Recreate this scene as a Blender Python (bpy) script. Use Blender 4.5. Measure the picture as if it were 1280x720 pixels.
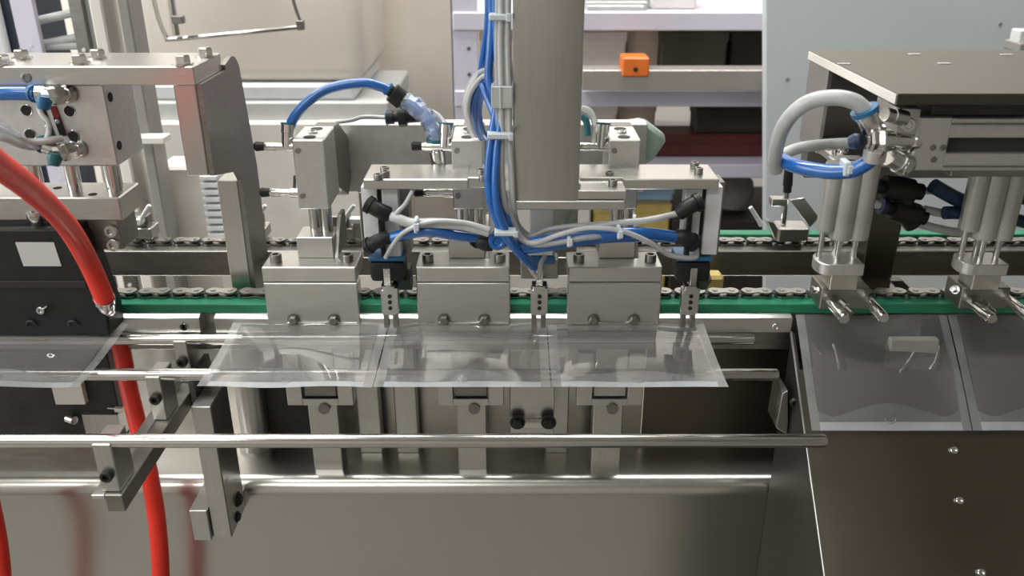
import bpy, bmesh, math, random
from mathutils import Vector, Matrix
random.seed(7)
for o in list(bpy.data.objects):
    bpy.data.objects.remove(o, do_unlink=True)
scene = bpy.context.scene
C = scene.collection

# ------------------------------------------------------------------ camera
FPX = 1084.0                       # focal length in pixels of the 1280x720 frame
PITCH = math.atan(480.0 / FPX)     # camera looks down about 24 degrees
CAM_H = 1.32
cp, sp = math.cos(PITCH), math.sin(PITCH)
cam_data = bpy.data.cameras.new('camera')
cam_data.sensor_width = 36.0
cam_data.lens = FPX / 1280.0 * 36.0
cam_data.clip_start = 0.01
cam = bpy.data.objects.new('camera', cam_data)
C.objects.link(cam)
cam.location = (0, 0, CAM_H)
cam.rotation_euler = (math.pi / 2 - PITCH, 0, 0)
cam_data.dof.use_dof = True
cam_data.dof.focus_distance = 0.76
cam_data.dof.aperture_fstop = 9.0
scene.camera = cam

# ------------------------------------------------------------------ light, exposure
scene.view_settings.view_transform = 'Standard'
scene.view_settings.look = 'None'
scene.view_settings.gamma = 1.0
scene.view_settings.use_curve_mapping = False
scene.view_settings.exposure = -0.32
world = bpy.data.worlds.new('world')
scene.world = world
world.use_nodes = True
world.node_tree.nodes['Background'].inputs[0].default_value = (0.9, 0.95, 1.0, 1)
world.node_tree.nodes['Background'].inputs[1].default_value = 0.25

def area(name, loc, target, sx, sy, power, col):
    l = bpy.data.lights.new(name, 'AREA')
    l.shape = 'RECTANGLE'; l.size = sx; l.size_y = sy; l.energy = power; l.color = col
    o = bpy.data.objects.new(name, l); C.objects.link(o)
    o.location = loc
    o.rotation_euler = (Vector(target) - Vector(loc)).to_track_quat('-Z', 'Y').to_euler()
    return o
area('unseen_overhead_light', (-0.7, 0.2, 3.0), (-0.7, 0.2, 0), 1.6, 0.5, 20, (1.0, 0.99, 0.96))  # overhead area lights out of view, no fixtures modelled
area('unseen_overhead_light', (-0.4, 1.55, 3.0), (-0.4, 1.55, 0), 3.2, 0.5, 120, (1.0, 0.985, 0.955))
area('unseen_overhead_light', (-1.1, -1.2, 3.0), (-1.1, -1.2, 0), 1.6, 0.5, 40, (1.0, 0.99, 0.96))  # front fill added overhead behind the camera for the camera-facing steel
area('added_left_light', (-2.55, 0.0, 1.75), (0, 0.6, 1.2), 2.4, 1.5, 60, (0.93, 0.97, 1.0))  # left light added for the bright-to-dark gradient; the wall has no window

# ------------------------------------------------------------------ pixel -> place helpers
def at(px, py, Y):
    """the point at depth Y seen at pixel (px, py) of the photograph"""
    a = (py - 360.0) / FPX
    d = Y / (cp - a * sp)
    return Vector(((px - 640.0) / FPX * d, Y, CAM_H - d * (sp + a * cp)))
def X(px, py, Y): return at(px, py, Y).x
def Z(py, Y): return at(640, py, Y).z
def YZ(py, z):
    """depth at which a plane of height z is seen at row py"""
    a = (py - 360.0) / FPX
    d = (CAM_H - z) / (sp + a * cp)
    return d * (cp - a * sp)

# ------------------------------------------------------------------ materials
MATS = {}
def nodes_of(name):
    m = bpy.data.materials.new(name); m.use_nodes = True
    nt = m.node_tree
    return m, nt, nt.nodes['Principled BSDF']
def mat(name, col, rough=0.5, metal=0.0, var=0.12, scale=40, stretch=(1, 1, 1), bump=0.0, spec=0.5, coat=0.0, rvar=0.0, trans=0.0):
    """principled material with procedural noise on colour, roughness and relief"""
    m, nt, b = nodes_of(name)
    N, L = nt.nodes, nt.links
    tc = N.new('ShaderNodeTexCoord'); mp = N.new('ShaderNodeMapping')
    mp.inputs['Scale'].default_value = stretch
    L.new(tc.outputs['Object'], mp.inputs['Vector'])
    nz = N.new('ShaderNodeTexNoise'); nz.inputs['Scale'].default_value = scale; nz.inputs['Detail'].default_value = 4
    L.new(mp.outputs['Vector'], nz.inputs['Vector'])
    cr = N.new('ShaderNodeValToRGB')
    cr.color_ramp.elements[0].position = 0.3; cr.color_ramp.elements[1].position = 0.7
    cr.color_ramp.elements[0].color = tuple(c * (1 - var) for c in col[:3]) + (1,)
    cr.color_ramp.elements[1].color = tuple(min(1, c * (1 + var)) for c in col[:3]) + (1,)
    L.new(nz.outputs['Fac'], cr.inputs['Fac']); L.new(cr.outputs['Color'], b.inputs['Base Color'])
    b.inputs['Roughness'].default_value = rough
    if rvar:
        mr = N.new('ShaderNodeMapRange')
        mr.inputs['To Min'].default_value = max(0.02, rough - rvar); mr.inputs['To Max'].default_value = rough + rvar
        L.new(nz.outputs['Fac'], mr.inputs['Value']); L.new(mr.outputs['Result'], b.inputs['Roughness'])
    b.inputs['Metallic'].default_value = metal
    b.inputs['Specular IOR Level'].default_value = spec
    b.inputs['Coat Weight'].default_value = coat
    b.inputs['Transmission Weight'].default_value = trans
    if bump:
        bp = N.new('ShaderNodeBump'); bp.inputs['Strength'].default_value = bump; bp.inputs['Distance'].default_value = 0.001
        L.new(nz.outputs['Fac'], bp.inputs['Height']); L.new(bp.outputs['Normal'], b.inputs['Normal'])
    MATS[name] = m
    return m
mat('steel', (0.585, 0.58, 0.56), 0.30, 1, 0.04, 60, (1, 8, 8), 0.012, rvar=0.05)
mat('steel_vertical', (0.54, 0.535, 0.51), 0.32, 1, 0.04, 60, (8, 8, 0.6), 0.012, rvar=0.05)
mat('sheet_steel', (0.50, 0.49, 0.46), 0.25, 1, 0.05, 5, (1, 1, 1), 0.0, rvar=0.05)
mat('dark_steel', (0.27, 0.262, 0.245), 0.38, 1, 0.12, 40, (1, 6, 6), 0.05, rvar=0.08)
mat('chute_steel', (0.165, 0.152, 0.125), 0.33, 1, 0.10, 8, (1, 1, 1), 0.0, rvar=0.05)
mat('chrome', (0.66, 0.65, 0.63), 0.14, 1, 0.04, 30)
mat('aluminium', (0.62, 0.62, 0.61), 0.42, 1, 0.04, 180, bump=0.05)
mat('cast_aluminium', (0.58, 0.575, 0.56), 0.50, 1, 0.07, 120, bump=0.1)
mat('black_plastic', (0.011, 0.012, 0.013), 0.45, 0, 0.3, 50, bump=0.1, spec=0.3)
mat('black_iron', (0.03, 0.032, 0.03), 0.5, 0.4, 0.3, 30, bump=0.1)
mat('hole_black', (0.008, 0.008, 0.008), 0.7, 0, 0.1)
mat('blue_tube', (0.006, 0.105, 0.38), 0.22, 0, 0.15, 60, spec=0.7, coat=0.3)
mat('dark_blue', (0.006, 0.022, 0.060), 0.4, 0, 0.2, 60)
mat('chain_steel', (0.42, 0.41, 0.39), 0.3, 1, 0.1, 60)
mat('blue_plastic', (0.015, 0.11, 0.24), 0.35, 0, 0.15, 60)
mat('teal_plastic', (0.02, 0.13, 0.15), 0.35, 0, 0.15, 60)
mat('grey_tube', (0.42, 0.435, 0.43), 0.28, 0, 0.10, 60, coat=0.2)
mat('white_plastic', (0.62, 0.64, 0.65), 0.4, 0, 0.05, 60)
mat('tie_nylon', (0.50, 0.55, 0.58), 0.4, 0, 0.05, 60)
mat('red_rubber', (0.72, 0.028, 0.012), 0.42, 0, 0.12, 25, bump=0.05)
mat('green_plastic', (0.012, 0.17, 0.09), 0.32, 0, 0.2, 30, (1, 6, 6))
mat('wall_paint', (0.77, 0.73, 0.67), 0.8, 0, 0.05, 2.5, bump=0.05)
mat('front_paint', (0.50, 0.48, 0.45), 0.8, 0, 0.05, 2.5)
mat('ceiling_paint', (0.6, 0.58, 0.55), 0.9, 0, 0.04, 3)
mat('floor_paint', (0.23, 0.22, 0.20), 0.5, 0, 0.25, 5)
mat('rack_paint', (0.60, 0.58, 0.68), 0.5, 0, 0.05, 10)
mat('board_paint', (0.56, 0.605, 0.63), 0.55, 0, 0.04, 3)
mat('white_card', (0.80, 0.74, 0.66), 0.8, 0, 0.05, 12)
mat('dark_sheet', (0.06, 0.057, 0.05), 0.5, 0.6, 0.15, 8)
mat('channel_metal', (0.44, 0.41, 0.38), 0.42, 0.5, 0.06, 8)
mat('blue_card', (0.28, 0.42, 0.58), 0.6, 0, 0.08, 12)
mat('plate_steel', (0.115, 0.105, 0.09), 0.30, 1, 0.10, 8, rvar=0.05)
mat('cardboard', (0.60, 0.50, 0.39), 0.85, 0, 0.06, 20, bump=0.1)
mat('cream_film', (0.76, 0.71, 0.64), 0.4, 0, 0.07, 5, bump=0.2, coat=0.2)
mat('olive_box', (0.065, 0.06, 0.04), 0.6, 0, 0.25, 12)
mat('dark_box', (0.022, 0.017, 0.014), 0.6, 0, 0.25, 12)
mat('maroon_box', (0.085, 0.014, 0.012), 0.6, 0, 0.2, 12)
mat('orange_paint', (0.75, 0.17, 0.025), 0.45, 0, 0.08, 30)
mat('yellow_plastic', (0.50, 0.38, 0.12), 0.5, 0, 0.1, 30)
mat('navy_paint', (0.018, 0.026, 0.045), 0.5, 0, 0.2, 10)
mat('grey_paint', (0.26, 0.25, 0.235), 0.55, 0, 0.08, 15)
mat('pale_paint', (0.68, 0.655, 0.61), 0.6, 0, 0.05, 15)
mat('green_film', (0.32, 0.42, 0.37), 0.2, 0, 0.1, 15, coat=0.5)
mat('grey_cloth', (0.16, 0.155, 0.145), 0.9, 0, 0.2, 30, bump=0.3)
mat('sensor_red', (0.20, 0.015, 0.012), 0.4, 0, 0.1)
mat('cylinder_acrylic', (0.36, 0.36, 0.335), 0.25, 0.25, 0.05, 20, (8, 8, 0.5), coat=0.5)
mat('label_paper', (0.46, 0.47, 0.46), 0.5, 0, 0.05, 30)

def film(name, white, density, rough, scale=25.0, ior=1.4):
    """thin clear plastic film: light passes, with a little milky haze and a glossy surface"""
    m = bpy.data.materials.new(name); m.use_nodes = True
    nt = m.node_tree; N, L = nt.nodes, nt.links
    N.remove(N['Principled BSDF']); out = N['Material Output']
    tr = N.new('ShaderNodeBsdfTransparent'); tr.inputs['Color'].default_value = (0.96, 0.97, 0.97, 1)
    df = N.new('ShaderNodeBsdfDiffuse'); df.inputs['Color'].default_value = white
    tl = N.new('ShaderNodeBsdfTranslucent'); tl.inputs['Color'].default_value = white
    gl = N.new('ShaderNodeBsdfGlossy'); gl.inputs['Roughness'].default_value = rough
    tc = N.new('ShaderNodeTexCoord'); nz = N.new('ShaderNodeTexNoise'); nz.inputs['Scale'].default_value = scale; nz.inputs['Detail'].default_value = 3
    L.new(tc.outputs['Object'], nz.inputs['Vector'])
    bp = N.new('ShaderNodeBump'); bp.inputs['Strength'].default_value = 0.12; bp.inputs['Distance'].default_value = 0.003
    L.new(nz.outputs['Fac'], bp.inputs['Height'])
    mr = N.new('ShaderNodeMapRange'); mr.inputs['To Min'].default_value = density * 0.75; mr.inputs['To Max'].default_value = density * 1.25
    L.new(nz.outputs['Fac'], mr.inputs['Value'])
    a1 = N.new('ShaderNodeAddShader'); mm = N.new('ShaderNodeMixShader'); mm.inputs['Fac'].default_value = 0.35
    L.new(df.outputs[0], mm.inputs[1]); L.new(tl.outputs[0], mm.inputs[2])
    m1 = N.new('ShaderNodeMixShader'); L.new(mr.outputs['Result'], m1.inputs['Fac'])
    L.new(tr.outputs[0], m1.inputs[1]); L.new(mm.outputs[0], m1.inputs[2])
    fr = N.new('ShaderNodeFresnel'); fr.inputs['IOR'].default_value = ior; L.new(bp.outputs['Normal'], fr.inputs['Normal'])
    L.new(bp.outputs['Normal'], gl.inputs['Normal'])
    m2 = N.new('ShaderNodeMixShader'); L.new(fr.outputs['Fac'], m2.inputs['Fac'])
    L.new(m1.outputs[0], m2.inputs[1]); L.new(gl.outputs[0], m2.inputs[2])
    L.new(m2.outputs[0], out.inputs['Surface'])
    MATS[name] = m
film('pouch_film', (0.80, 0.82, 0.83, 1), 0.15, 0.05, 14.0, 2.2)
film('pouch_seal', (0.80, 0.83, 0.85, 1), 0.33, 0.2, 60, 1.6)
film('pouch_gusset', (0.78, 0.82, 0.86, 1), 0.60, 0.2, 40, 1.6)
film('wrap_film', (0.75, 0.85, 0.95, 1), 0.30, 0.15, 120)
film('clear_tube', (0.85, 0.86, 0.85, 1), 0.55, 0.15)

# ------------------------------------------------------------------ geometry helpers
class MB:
    """collects shapes in world coordinates; build() links them as ONE mesh object"""
    def __init__(s): s.bm = bmesh.new()
    def box(s, x0, x1, y0, y1, z0, z1, bev=0.0007, M=None, seg=1):
        g = bmesh.ops.create_cube(s.bm, size=1.0)
        vs = g['verts']
        c = Vector(((x0 + x1) / 2, (y0 + y1) / 2, (z0 + z1) / 2))
        for v in vs:
            v.co = Vector((v.co.x * abs(x1 - x0), v.co.y * abs(y1 - y0), v.co.z * abs(z1 - z0))) + c
        if M is not None:
            for v in vs: v.co = c + M @ (v.co - c)
        m = min(abs(x1 - x0), abs(y1 - y0), abs(z1 - z0))
        if bev and m > 0:
            es = list({e for v in vs for e in v.link_edges})
            bmesh.ops.bevel(s.bm, geom=es, offset=min(bev, m * 0.3), segments=seg, affect='EDGES', profile=0.5)
        return s
    def prism(s, pts, axis, a, b, bev=0.0):
        """polygon (2-d points) extruded along an axis: x -> (y, z), y -> (x, z), z -> (x, y)"""
        def co(p, t):
            if axis == 'x': return (t, p[0], p[1])
            if axis == 'y': return (p[0], t, p[1])
            return (p[0], p[1], t)
        v0 = [s.bm.verts.new(co(p, a)) for p in pts]; v1 = [s.bm.verts.new(co(p, b)) for p in pts]
        n = len(pts); fs = [s.bm.faces.new(v0), s.bm.faces.new(v1)]
        for i in range(n):
            fs.append(s.bm.faces.new((v0[i], v0[(i + 1) % n], v1[(i + 1) % n], v1[i])))
        bmesh.ops.recalc_face_normals(s.bm, faces=fs)
        if bev:
            es = list({e for v in v0 + v1 for e in v.link_edges})
            bmesh.ops.bevel(s.bm, geom=es, offset=bev, segments=1, affect='EDGES')
        return s
    def cyl(s, p0, p1, r0, r1=None, n=16, cap=True):
        r1 = r0 if r1 is None else r1
        return s.lathe(p0, p1, [(0, r0), (1, r1)], n, cap)
    def lathe(s, p0, p1, prof, n=16, cap=True):
        """profile of (t along p0->p1, radius)"""
        p0, p1 = Vector(p0), Vector(p1); ax = (p1 - p0)
        q = ax.normalized().to_track_quat('Z', 'Y').to_matrix()
        rings = []
        for t, r in prof:
            c = p0 + ax * t
            rings.append([s.bm.verts.new(c + q @ Vector((r * math.cos(k * 2 * math.pi / n), r * math.sin(k * 2 * math.pi / n), 0))) for k in range(n)])
        for a, b in zip(rings, rings[1:]):
            for k in range(n):
                s.bm.faces.new((a[k], a[(k + 1) % n], b[(k + 1) % n], b[k]))
        if cap:
            s.bm.faces.new(list(reversed(rings[0]))); s.bm.faces.new(rings[-1])
        return s
    def bolt(s, p, ax, r, h, hexa=True):
        """hex head, or socket head with a hollow, standing on p along ax"""
        p, ax = Vector(p), Vector(ax).normalized()
        if hexa:
            s.lathe(p, p + ax * h, [(0, r * 0.98), (0.0001, r), (0.8, r), (1, r * 0.82)], 6)
            s.lathe(p - ax * h * 0.02, p + ax * h * 0.18, [(0, r * 1.35), (1, r * 1.35)], 14)
        else:
            s.lathe(p, p + ax * h, [(0, r), (0.85, r), (1, r * 0.9), (1, r * 0.55), (0.35, r * 0.5)], 14)
        return s
    def tube(s, pts, r, n=14, sub=6, cap=True):
        """round hose along a smooth curve through the points"""
        P = [Vector(p) for p in pts]
        path = []
        if len(P) > 2:
            E = [P[0] * 2 - P[1]] + P + [P[-1] * 2 - P[-2]]
            for i in range(1, len(E) - 2):
                for k in range(sub):
                    t = k / sub
                    a, b, c, d = E[i - 1], E[i], E[i + 1], E[i + 2]
                    path.append(0.5 * ((2 * b) + (c - a) * t + (2 * a - 5 * b + 4 * c - d) * t * t + (3 * b - a - 3 * c + d) * t ** 3))
            path.append(P[-1])
        else:
            path = P
        up = Vector((0.123, 0.456, 0.88)); rings = []
        rr = r if isinstance(r, (list, tuple)) else None
        for i, c in enumerate(path):
            tg = (path[min(i + 1, len(path) - 1)] - path[max(i - 1, 0)]).normalized()
            up = (up - tg * up.dot(tg)).normalized(); sd = tg.cross(up)
            rad = r if rr is None else rr[0] + (rr[1] - rr[0]) * i / (len(path) - 1)
            rings.append([s.bm.verts.new(c + (up * math.cos(k * 2 * math.pi / n) + sd * math.sin(k * 2 * math.pi / n)) * rad) for k in range(n)])
        for a, b in zip(rings, rings[1:]):
            for k in range(n):
                s.bm.faces.new((a[k], a[(k + 1) % n], b[(k + 1) % n], b[k]))
        if cap:
            s.bm.faces.new(list(reversed(rings[0]))); s.bm.faces.new(rings[-1])
        return s
    def build(s, name, material, parent=None, smooth=35):
        me = bpy.data.meshes.new(name)
        off = Vector(parent['base_point']) if parent is not None and 'base_point' in parent else Vector((0, 0, 0))
        bmesh.ops.recalc_face_normals(s.bm, faces=s.bm.faces)
        for v in s.bm.verts: v.co -= off
        s.bm.to_mesh(me); s.bm.free()
        me.polygons.foreach_set('use_smooth', [True] * len(me.polygons))
        me.set_sharp_from_angle(angle=math.radians(smooth))
        me.materials.append(MATS[material])
        o = bpy.data.objects.new(name, me); C.objects.link(o)
        if parent is not None:
            o.parent = parent
            if 'base_point' not in parent:      # a sub-part: its parent part already sits at the thing's base
                gp = parent.parent
                if gp is not None:
                    off = Vector(gp['base_point'])
                    for v in me.vertices: v.co -= off
        return o
def thing(name, label, cat, loc, group=None):
    o = bpy.data.objects.new(name, None); C.objects.link(o)
    o.empty_display_size = 0.02
    o.location = loc; o['base_point'] = [float(c) for c in loc]
    o['label'] = label; o['category'] = cat
    if group: o['group'] = group
    return o
def tag(o, label, cat, group=None):
    o['label'] = label; o['category'] = cat
    if group: o['group'] = group
    return o
def struct(o):
    o['kind'] = 'structure'; return o
def copy_tree(o, loc=None, parent=None, label=None):
    c = o.copy(); C.objects.link(c)
    if parent is not None: c.parent = parent
    if loc is not None: c.location = loc
    if label: c['label'] = label
    for ch in [k for k in bpy.data.objects if k.parent == o]:
        copy_tree(ch, None, c)
    return c
def T(pts):
    return [at(*p) for p in pts]
def hose(name, pts, r, material, label, cat='hose', group=None, world_pts=False):
    o = MB().tube(pts if world_pts else T(pts), r).build(name, material)
    return tag(o, label, cat, group)
def F(px0, px1, py0, py1, Y0, dep):
    """box whose front face (at depth Y0) is seen between these pixels"""
    pm = (py0 + py1) / 2
    return X(px0, pm, Y0), X(px1, pm, Y0), Y0, Y0 + dep, Z(py1, Y0), Z(py0, Y0)
UP = Vector((0, 0, 1)); FRONT = Vector((0, -1, 0)); RIGHT = Vector((1, 0, 0)); LEFT = Vector((-1, 0, 0))

# ================================================================== the room
struct(MB().box(-2.7, 2.7, -2.6, 2.5, -0.1, 0.0, 0).build('floor', 'floor_paint'))
struct(MB().box(-2.7, 2.7, -2.6, 2.5, 3.1, 3.2, 0).build('ceiling', 'ceiling_paint'))
struct(MB().box(-2.7, 2.7, 2.5, 2.6, 0, 3.1, 0).build('wall_back', 'wall_paint'))
struct(MB().box(-2.8, -2.7, -2.6, 2.5, 0, 3.1, 0).build('wall_left', 'wall_paint'))
struct(MB().box(2.7, 2.8, -2.6, 2.5, 0, 3.1, 0).build('wall_right', 'grey_paint'))
struct(MB().box(-2.7, 2.7, -2.7, -2.6, 0, 3.1, 0).build('wall_front', 'front_paint'))

# ------------------------------------------------------------------ storage rack behind the machine
RY = 1.75
rack = thing('storage_rack', 'lavender slotted steel storage rack behind the machine column', 'rack', (at(845, 130, RY).x, RY + 0.2, 0))
def rack_post(px, Y):
    x = X(px, 70, Y)
    p = MB().box(x - 0.026, x + 0.026, Y, Y + 0.004, 0, 1.75, 0.001).box(x - 0.026, x - 0.022, Y, Y + 0.035, 0, 1.75, 0.001).build('post', 'rack_paint', rack)
    h = MB()
    for k in range(34):
        h.cyl((x + 0.008, Y + 0.0005, 0.06 + k * 0.05), (x + 0.008, Y - 0.0008, 0.06 + k * 0.05), 0.004, n=8)
    h.build('slot_hole', 'dark_steel', p)['kind'] = 'stuff'
rack_post(581, RY); rack_post(581, RY + 0.38)
xr = X(956, 100, RY)
xl = X(567, 70, RY)
for i, (pt, pb) in enumerate([(15, 38), (113, 133), (205, 222)]):
    z1, z0 = Z(pt, RY), Z(pb, RY)
    MB().box(xl, xr + 0.25, RY - 0.004, RY + 0.02, z0, z1, 0.002).build('shelf_beam', 'rack_paint', rack)
    MB().box(xl, xr + 0.25, RY + 0.02, RY + 0.40, z1 - 0.012, z1 - 0.002, 0.001).build('shelf', 'rack_paint', rack)
def bgbox(name, px0, px1, py0, py1, Y, dep, m, label, cat, z0=None, lid=None):
    x0, x1, y0, y1, za, zb = F(px0, px1, py0, py1, Y, dep)
    if z0 is not None: za = z0
    t = thing(name, label, cat, ((x0 + x1) / 2, (y0 + y1) / 2, za))
    MB().box(x0, x1, y0, y1, za, zb, 0.004).build('body', m, t)
    MB().box(x0 - 0.002, x1 + 0.002, y0 - 0.002, y1 + 0.002, zb - 0.02, zb + 0.001, 0.002).build('lid', lid or m, t)
    return t
s1, s2, s3 = Z(15, RY) - 0.002, Z(113, RY) - 0.002, Z(205, RY) - 0.002
bgbox('carton', 722, 782, 40, 100, RY + 0.12, 0.2, 'white_card', 'pale cream carton left of the orange block on the rack', 'carton', s2)
bgbox('carton', 783, 824, 36, 100, RY + 0.14, 0.2, 'cardboard', 'tan carton directly behind the orange block', 'carton', s2)
bgbox('storage_box', 826, 908, 40, 100, RY + 0.10, 0.22, 'olive_box', 'dark olive box right of the orange block on the rack', 'box', s2)
bgbox('storage_box', 912, 980, 40, 100, RY + 0.12, 0.22, 'dark_box', 'black box at the rack end beside the white board', 'box', s2)
bgbox('carton', 722, 770, 132, 190, RY + 0.12, 0.2, 'white_card', 'pale carton on the lower shelf beside the column', 'carton', s3)
bgbox('carton', 771, 818, 128, 190, RY + 0.14, 0.2, 'cardboard', 'tan carton on the lower shelf above the green film', 'carton', s3)
bgbox('storage_box', 870, 980, 136, 165, RY + 0.065, 0.065, 'dark_box', 'long black box lying on the maroon box', 'box', Z(168, RY + 0.06))
bgbox('storage_box', 800, 985, 168, 190, RY + 0.06, 0.075, 'maroon_box', 'dark maroon box on the lowest lavender shelf', 'box', s3)
bgbox('storage_box', 840, 990, 276, 330, RY + 0.05, 0.25, 'dark_box', 'large black box under the lowest lavender shelf', 'box', 0.0)
bgbox('carton', 590, 738, 240, 330, RY + 0.05, 0.25, 'pale_paint', 'large pale carton under the rack behind the column', 'carton', 0.0)
bgbox('plastic_bin', 741, 836, 256, 330, RY + 0.06, 0.25, 'yellow_plastic', 'mustard yellow bin under the rack right of the column', 'bin', 0.0)
bgbox('carton', 600, 640, 38, 100, RY + 0.12, 0.2, 'cardboard', 'tan carton between the rack post and the cable bundle', 'carton', s2)
bgbox('carton', 815, 872, -30, 6, RY + 0.06, 0.2, 'pale_paint', 'cream box standing on the top lavender shelf', 'carton', s1)
bgbox('storage_box', 793, 842, 232, 250, RY + 0.08, 0.15, 'blue_card', 'light blue box on the mustard bin behind the right gantry leg', 'box', Z(256, RY + 0.06) + 0.0012)
# bundle of bars and film on the top shelf
bars = thing('bar_bundle', 'pale flat bars lying on the top lavender shelf', 'bars', at(770, 15, RY + 0.05))
for k in range(4):
    x0, x1 = X(735, 5, RY), X(808, 5, RY)
    MB().box(x0, x1 + 0.01 * k, RY + 0.02 + 0.03 * k, RY + 0.04 + 0.03 * k, s1, s1 + 0.012 + 0.004 * k, 0.002).build('bar', 'grey_tube', bars)
# orange block with a black hole, resting on the steel channel
x0, x1, y0, y1, z0, z1 = F(728, 1010, 88, 113, RY - 0.06, 0.045)
ch = thing('steel_channel', 'long polished steel channel lying in front of the shelf under the orange block', 'channel', ((x0 + x1) / 2, y0, z0))
MB().box(x0, x1, y0, y0 + 0.004, z0, z1, 0.001).build('web', 'channel_metal', ch)
MB().box(x0, x1, y0 + 0.004, y0 + 0.055, z1 - 0.004, z1, 0.001).box(x0, x1, y0 + 0.004, y0 + 0.055, z0, z0 + 0.004, 0.001).build('flange', 'channel_metal', ch)
ox0, ox1, _, _, oz0, oz1 = F(778, 812, 72, 91, RY - 0.065, 0.05)
ob = thing('orange_block', 'small orange block with a round black hole on the steel channel', 'block', ((ox0 + ox1) / 2, RY - 0.04, z1))
MB().box(ox0, ox1, RY - 0.064, RY - 0.01, z1 - 0.012, oz1, 0.003).build('body', 'orange_paint', ob)
hp = at(794.5, 87, RY - 0.0645)
MB().cyl(hp, hp + FRONT * 0.001, 0.0045, n=16).build('hole', 'hole_black', ob)
# yellow block and grey sack seen under the right end of the transfer gantry
gs = MB()
gp_ = Vector((X(910, 262, 1.88), 1.88, Z(276, RY + 0.05) + 0.058))
gs.lathe(gp_ + Vector((0, 0, -0.06)), gp_ + Vector((0.01, 0, 0.035)), [(0, 0.02), (0.15, 0.045), (0.5, 0.05), (0.8, 0.04), (0.95, 0.02), (1, 0.004)], 14)
tag(gs.build('cloth_bundle', 'grey_cloth'), 'grey cloth bundle in the dark gap right of the gantry leg', 'bundle')
x0, x1, y0, y1, z0, z1 = F(880, 905, 346, 365, 0.79, 0.02)
tag(MB().box(x0, x1, y0, y1, z0 - 0.02, z1, 0.003).build('yellow_block', 'yellow_plastic'), 'small yellow block behind the green strip beside the right gripper', 'block')
# green crumpled film beside cylinder block
gf = MB()
c0 = at(800, 178, 0.84)
pts = [(-0.030, 0.0), (-0.022, 0.020), (0.002, 0.024), (0.026, 0.006), (0.012, -0.018), (-0.012, -0.024)]
gf.prism([(c0.x + a, c0.z + b) for a, b in pts], 'y', 0.83, 0.85, 0.004)
tag(gf.build('film_scrap', 'green_film'), 'pale green film scrap behind the right cylinder block', 'film')

# white board leaning at the right
b0, b1, b2, b3 = at(957, -60, 1.62), at(957, 372, 1.62), at(1420, 372, 1.62), at(1420, -60, 1.62)
bd = thing('white_board', 'large pale blue-white board standing behind the right-hand station', 'board', ((b1.x + b2.x) / 2, 1.63, 0))
low = b1 + (b1 - b0) * (b1.z / (b0.z - b1.z))
MB().prism([(b0.x, b0.z), (low.x, 0.0), (b2.x + 0.4, 0.0), (b3.x + 0.4, b3.z)], 'y', 1.62, 1.645, 0.002).build('panel', 'board_paint', bd)
for (px, py) in ((984, 99), (1250, 30)):
    q = at(px, py, 1.62)
    MB().cyl(q, q + FRONT * 0.002, 0.0035, n=10).build('rivet', 'grey_paint', bd)
bk = thing('wall_bracket', 'small white and grey bracket at the top right picture edge', 'bracket', at(1276, 62, 1.5))
MB().box(*F(1274, 1300, 38, 55, 1.5, 0.03), 0.002).build('plate', 'white_plastic', bk)
MB().box(*F(1274, 1300, 54, 66, 1.49, 0.05), 0.002).build('foot', 'grey_paint', bk)

# ------------------------------------------------------------------ left background
# film-wrapped roll and cartons, the grey post, the slotted uprights, the hanging wire frame
wr = thing('film_roll', 'tall cream film-wrapped roll standing left of the lavender rack post', 'roll', (X(515, 60, 2.33), 2.34, 0))
wx = X(515, 60, 2.33)
MB().lathe((wx, 2.34, 0), (wx, 2.34, 1.75), [(0, 0.12), (0.02, 0.135), (0.6, 0.14), (0.75, 0.132), (0.9, 0.14), (1, 0.13)], 32).build('roll', 'cream_film', wr)
MB().lathe((wx, 2.34, 1.75), (wx, 2.34, 1.80), [(0, 0.04), (1, 0.04)], 20).build('core', 'cardboard', wr)
bx0 = X(170, 50, 1.8); bx1 = X(452, 50, 1.8)
wc = thing('wrapped_crate', 'big cream wrapped crate behind the wire frame', 'crate', ((bx0 + bx1) / 2, 1.95, 0))
MB().box(bx0, bx1, 1.80, 2.15, Z(104, 1.8), 1.75, 0.03, seg=3).build('upper_wrap', 'cream_film', wc)
MB().box(bx0 + 0.01, bx1 - 0.02, 1.79, 2.15, Z(126, 1.79), Z(104, 1.79) - 0.002, 0.006).build('band', 'white_plastic', wc)
MB().box(bx0 - 0.02, bx1 + 0.05, 1.78, 2.15, Z(152, 1.78), Z(126, 1.78) - 0.002, 0.004).build('pallet_board', 'label_paper', wc)
MB().box(bx0 - 0.02, bx1 + 0.03, 1.76, 2.15, 0.0, Z(152, 1.76) - 0.002, 0.004).build('lower_wrap', 'pale_paint', wc)
# wire frame
wf = thing('wire_frame', 'bright bent wire frame hanging in front of the cream crate', 'frame', at(290, 45, 1.25))
MB().tube(T([(180, -60, 1.25), (196, 15, 1.25), (208, 46, 1.25), (214, 49, 1.25), (290, 42, 1.25), (370, 34, 1.25), (376, 30, 1.25), (368, 5, 1.25), (350, -60, 1.25)]), 0.0032, 8, 5).build('wire', 'chrome', wf)
MB().tube(T([(206, -60, 1.24), (214, 10, 1.24), (219, 44, 1.24)]), 0.0065, 10, 3).build('side_tube', 'chrome', wf)
MB().box(*F(214, 228, 20, 30, 1.23, 0.012), 0.001).build('clip', 'dark_steel', wf)
MB().box(*F(370, 379, 26, 38, 1.24, 0.012), 0.001).build('corner_clip', 'dark_steel', wf)
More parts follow.
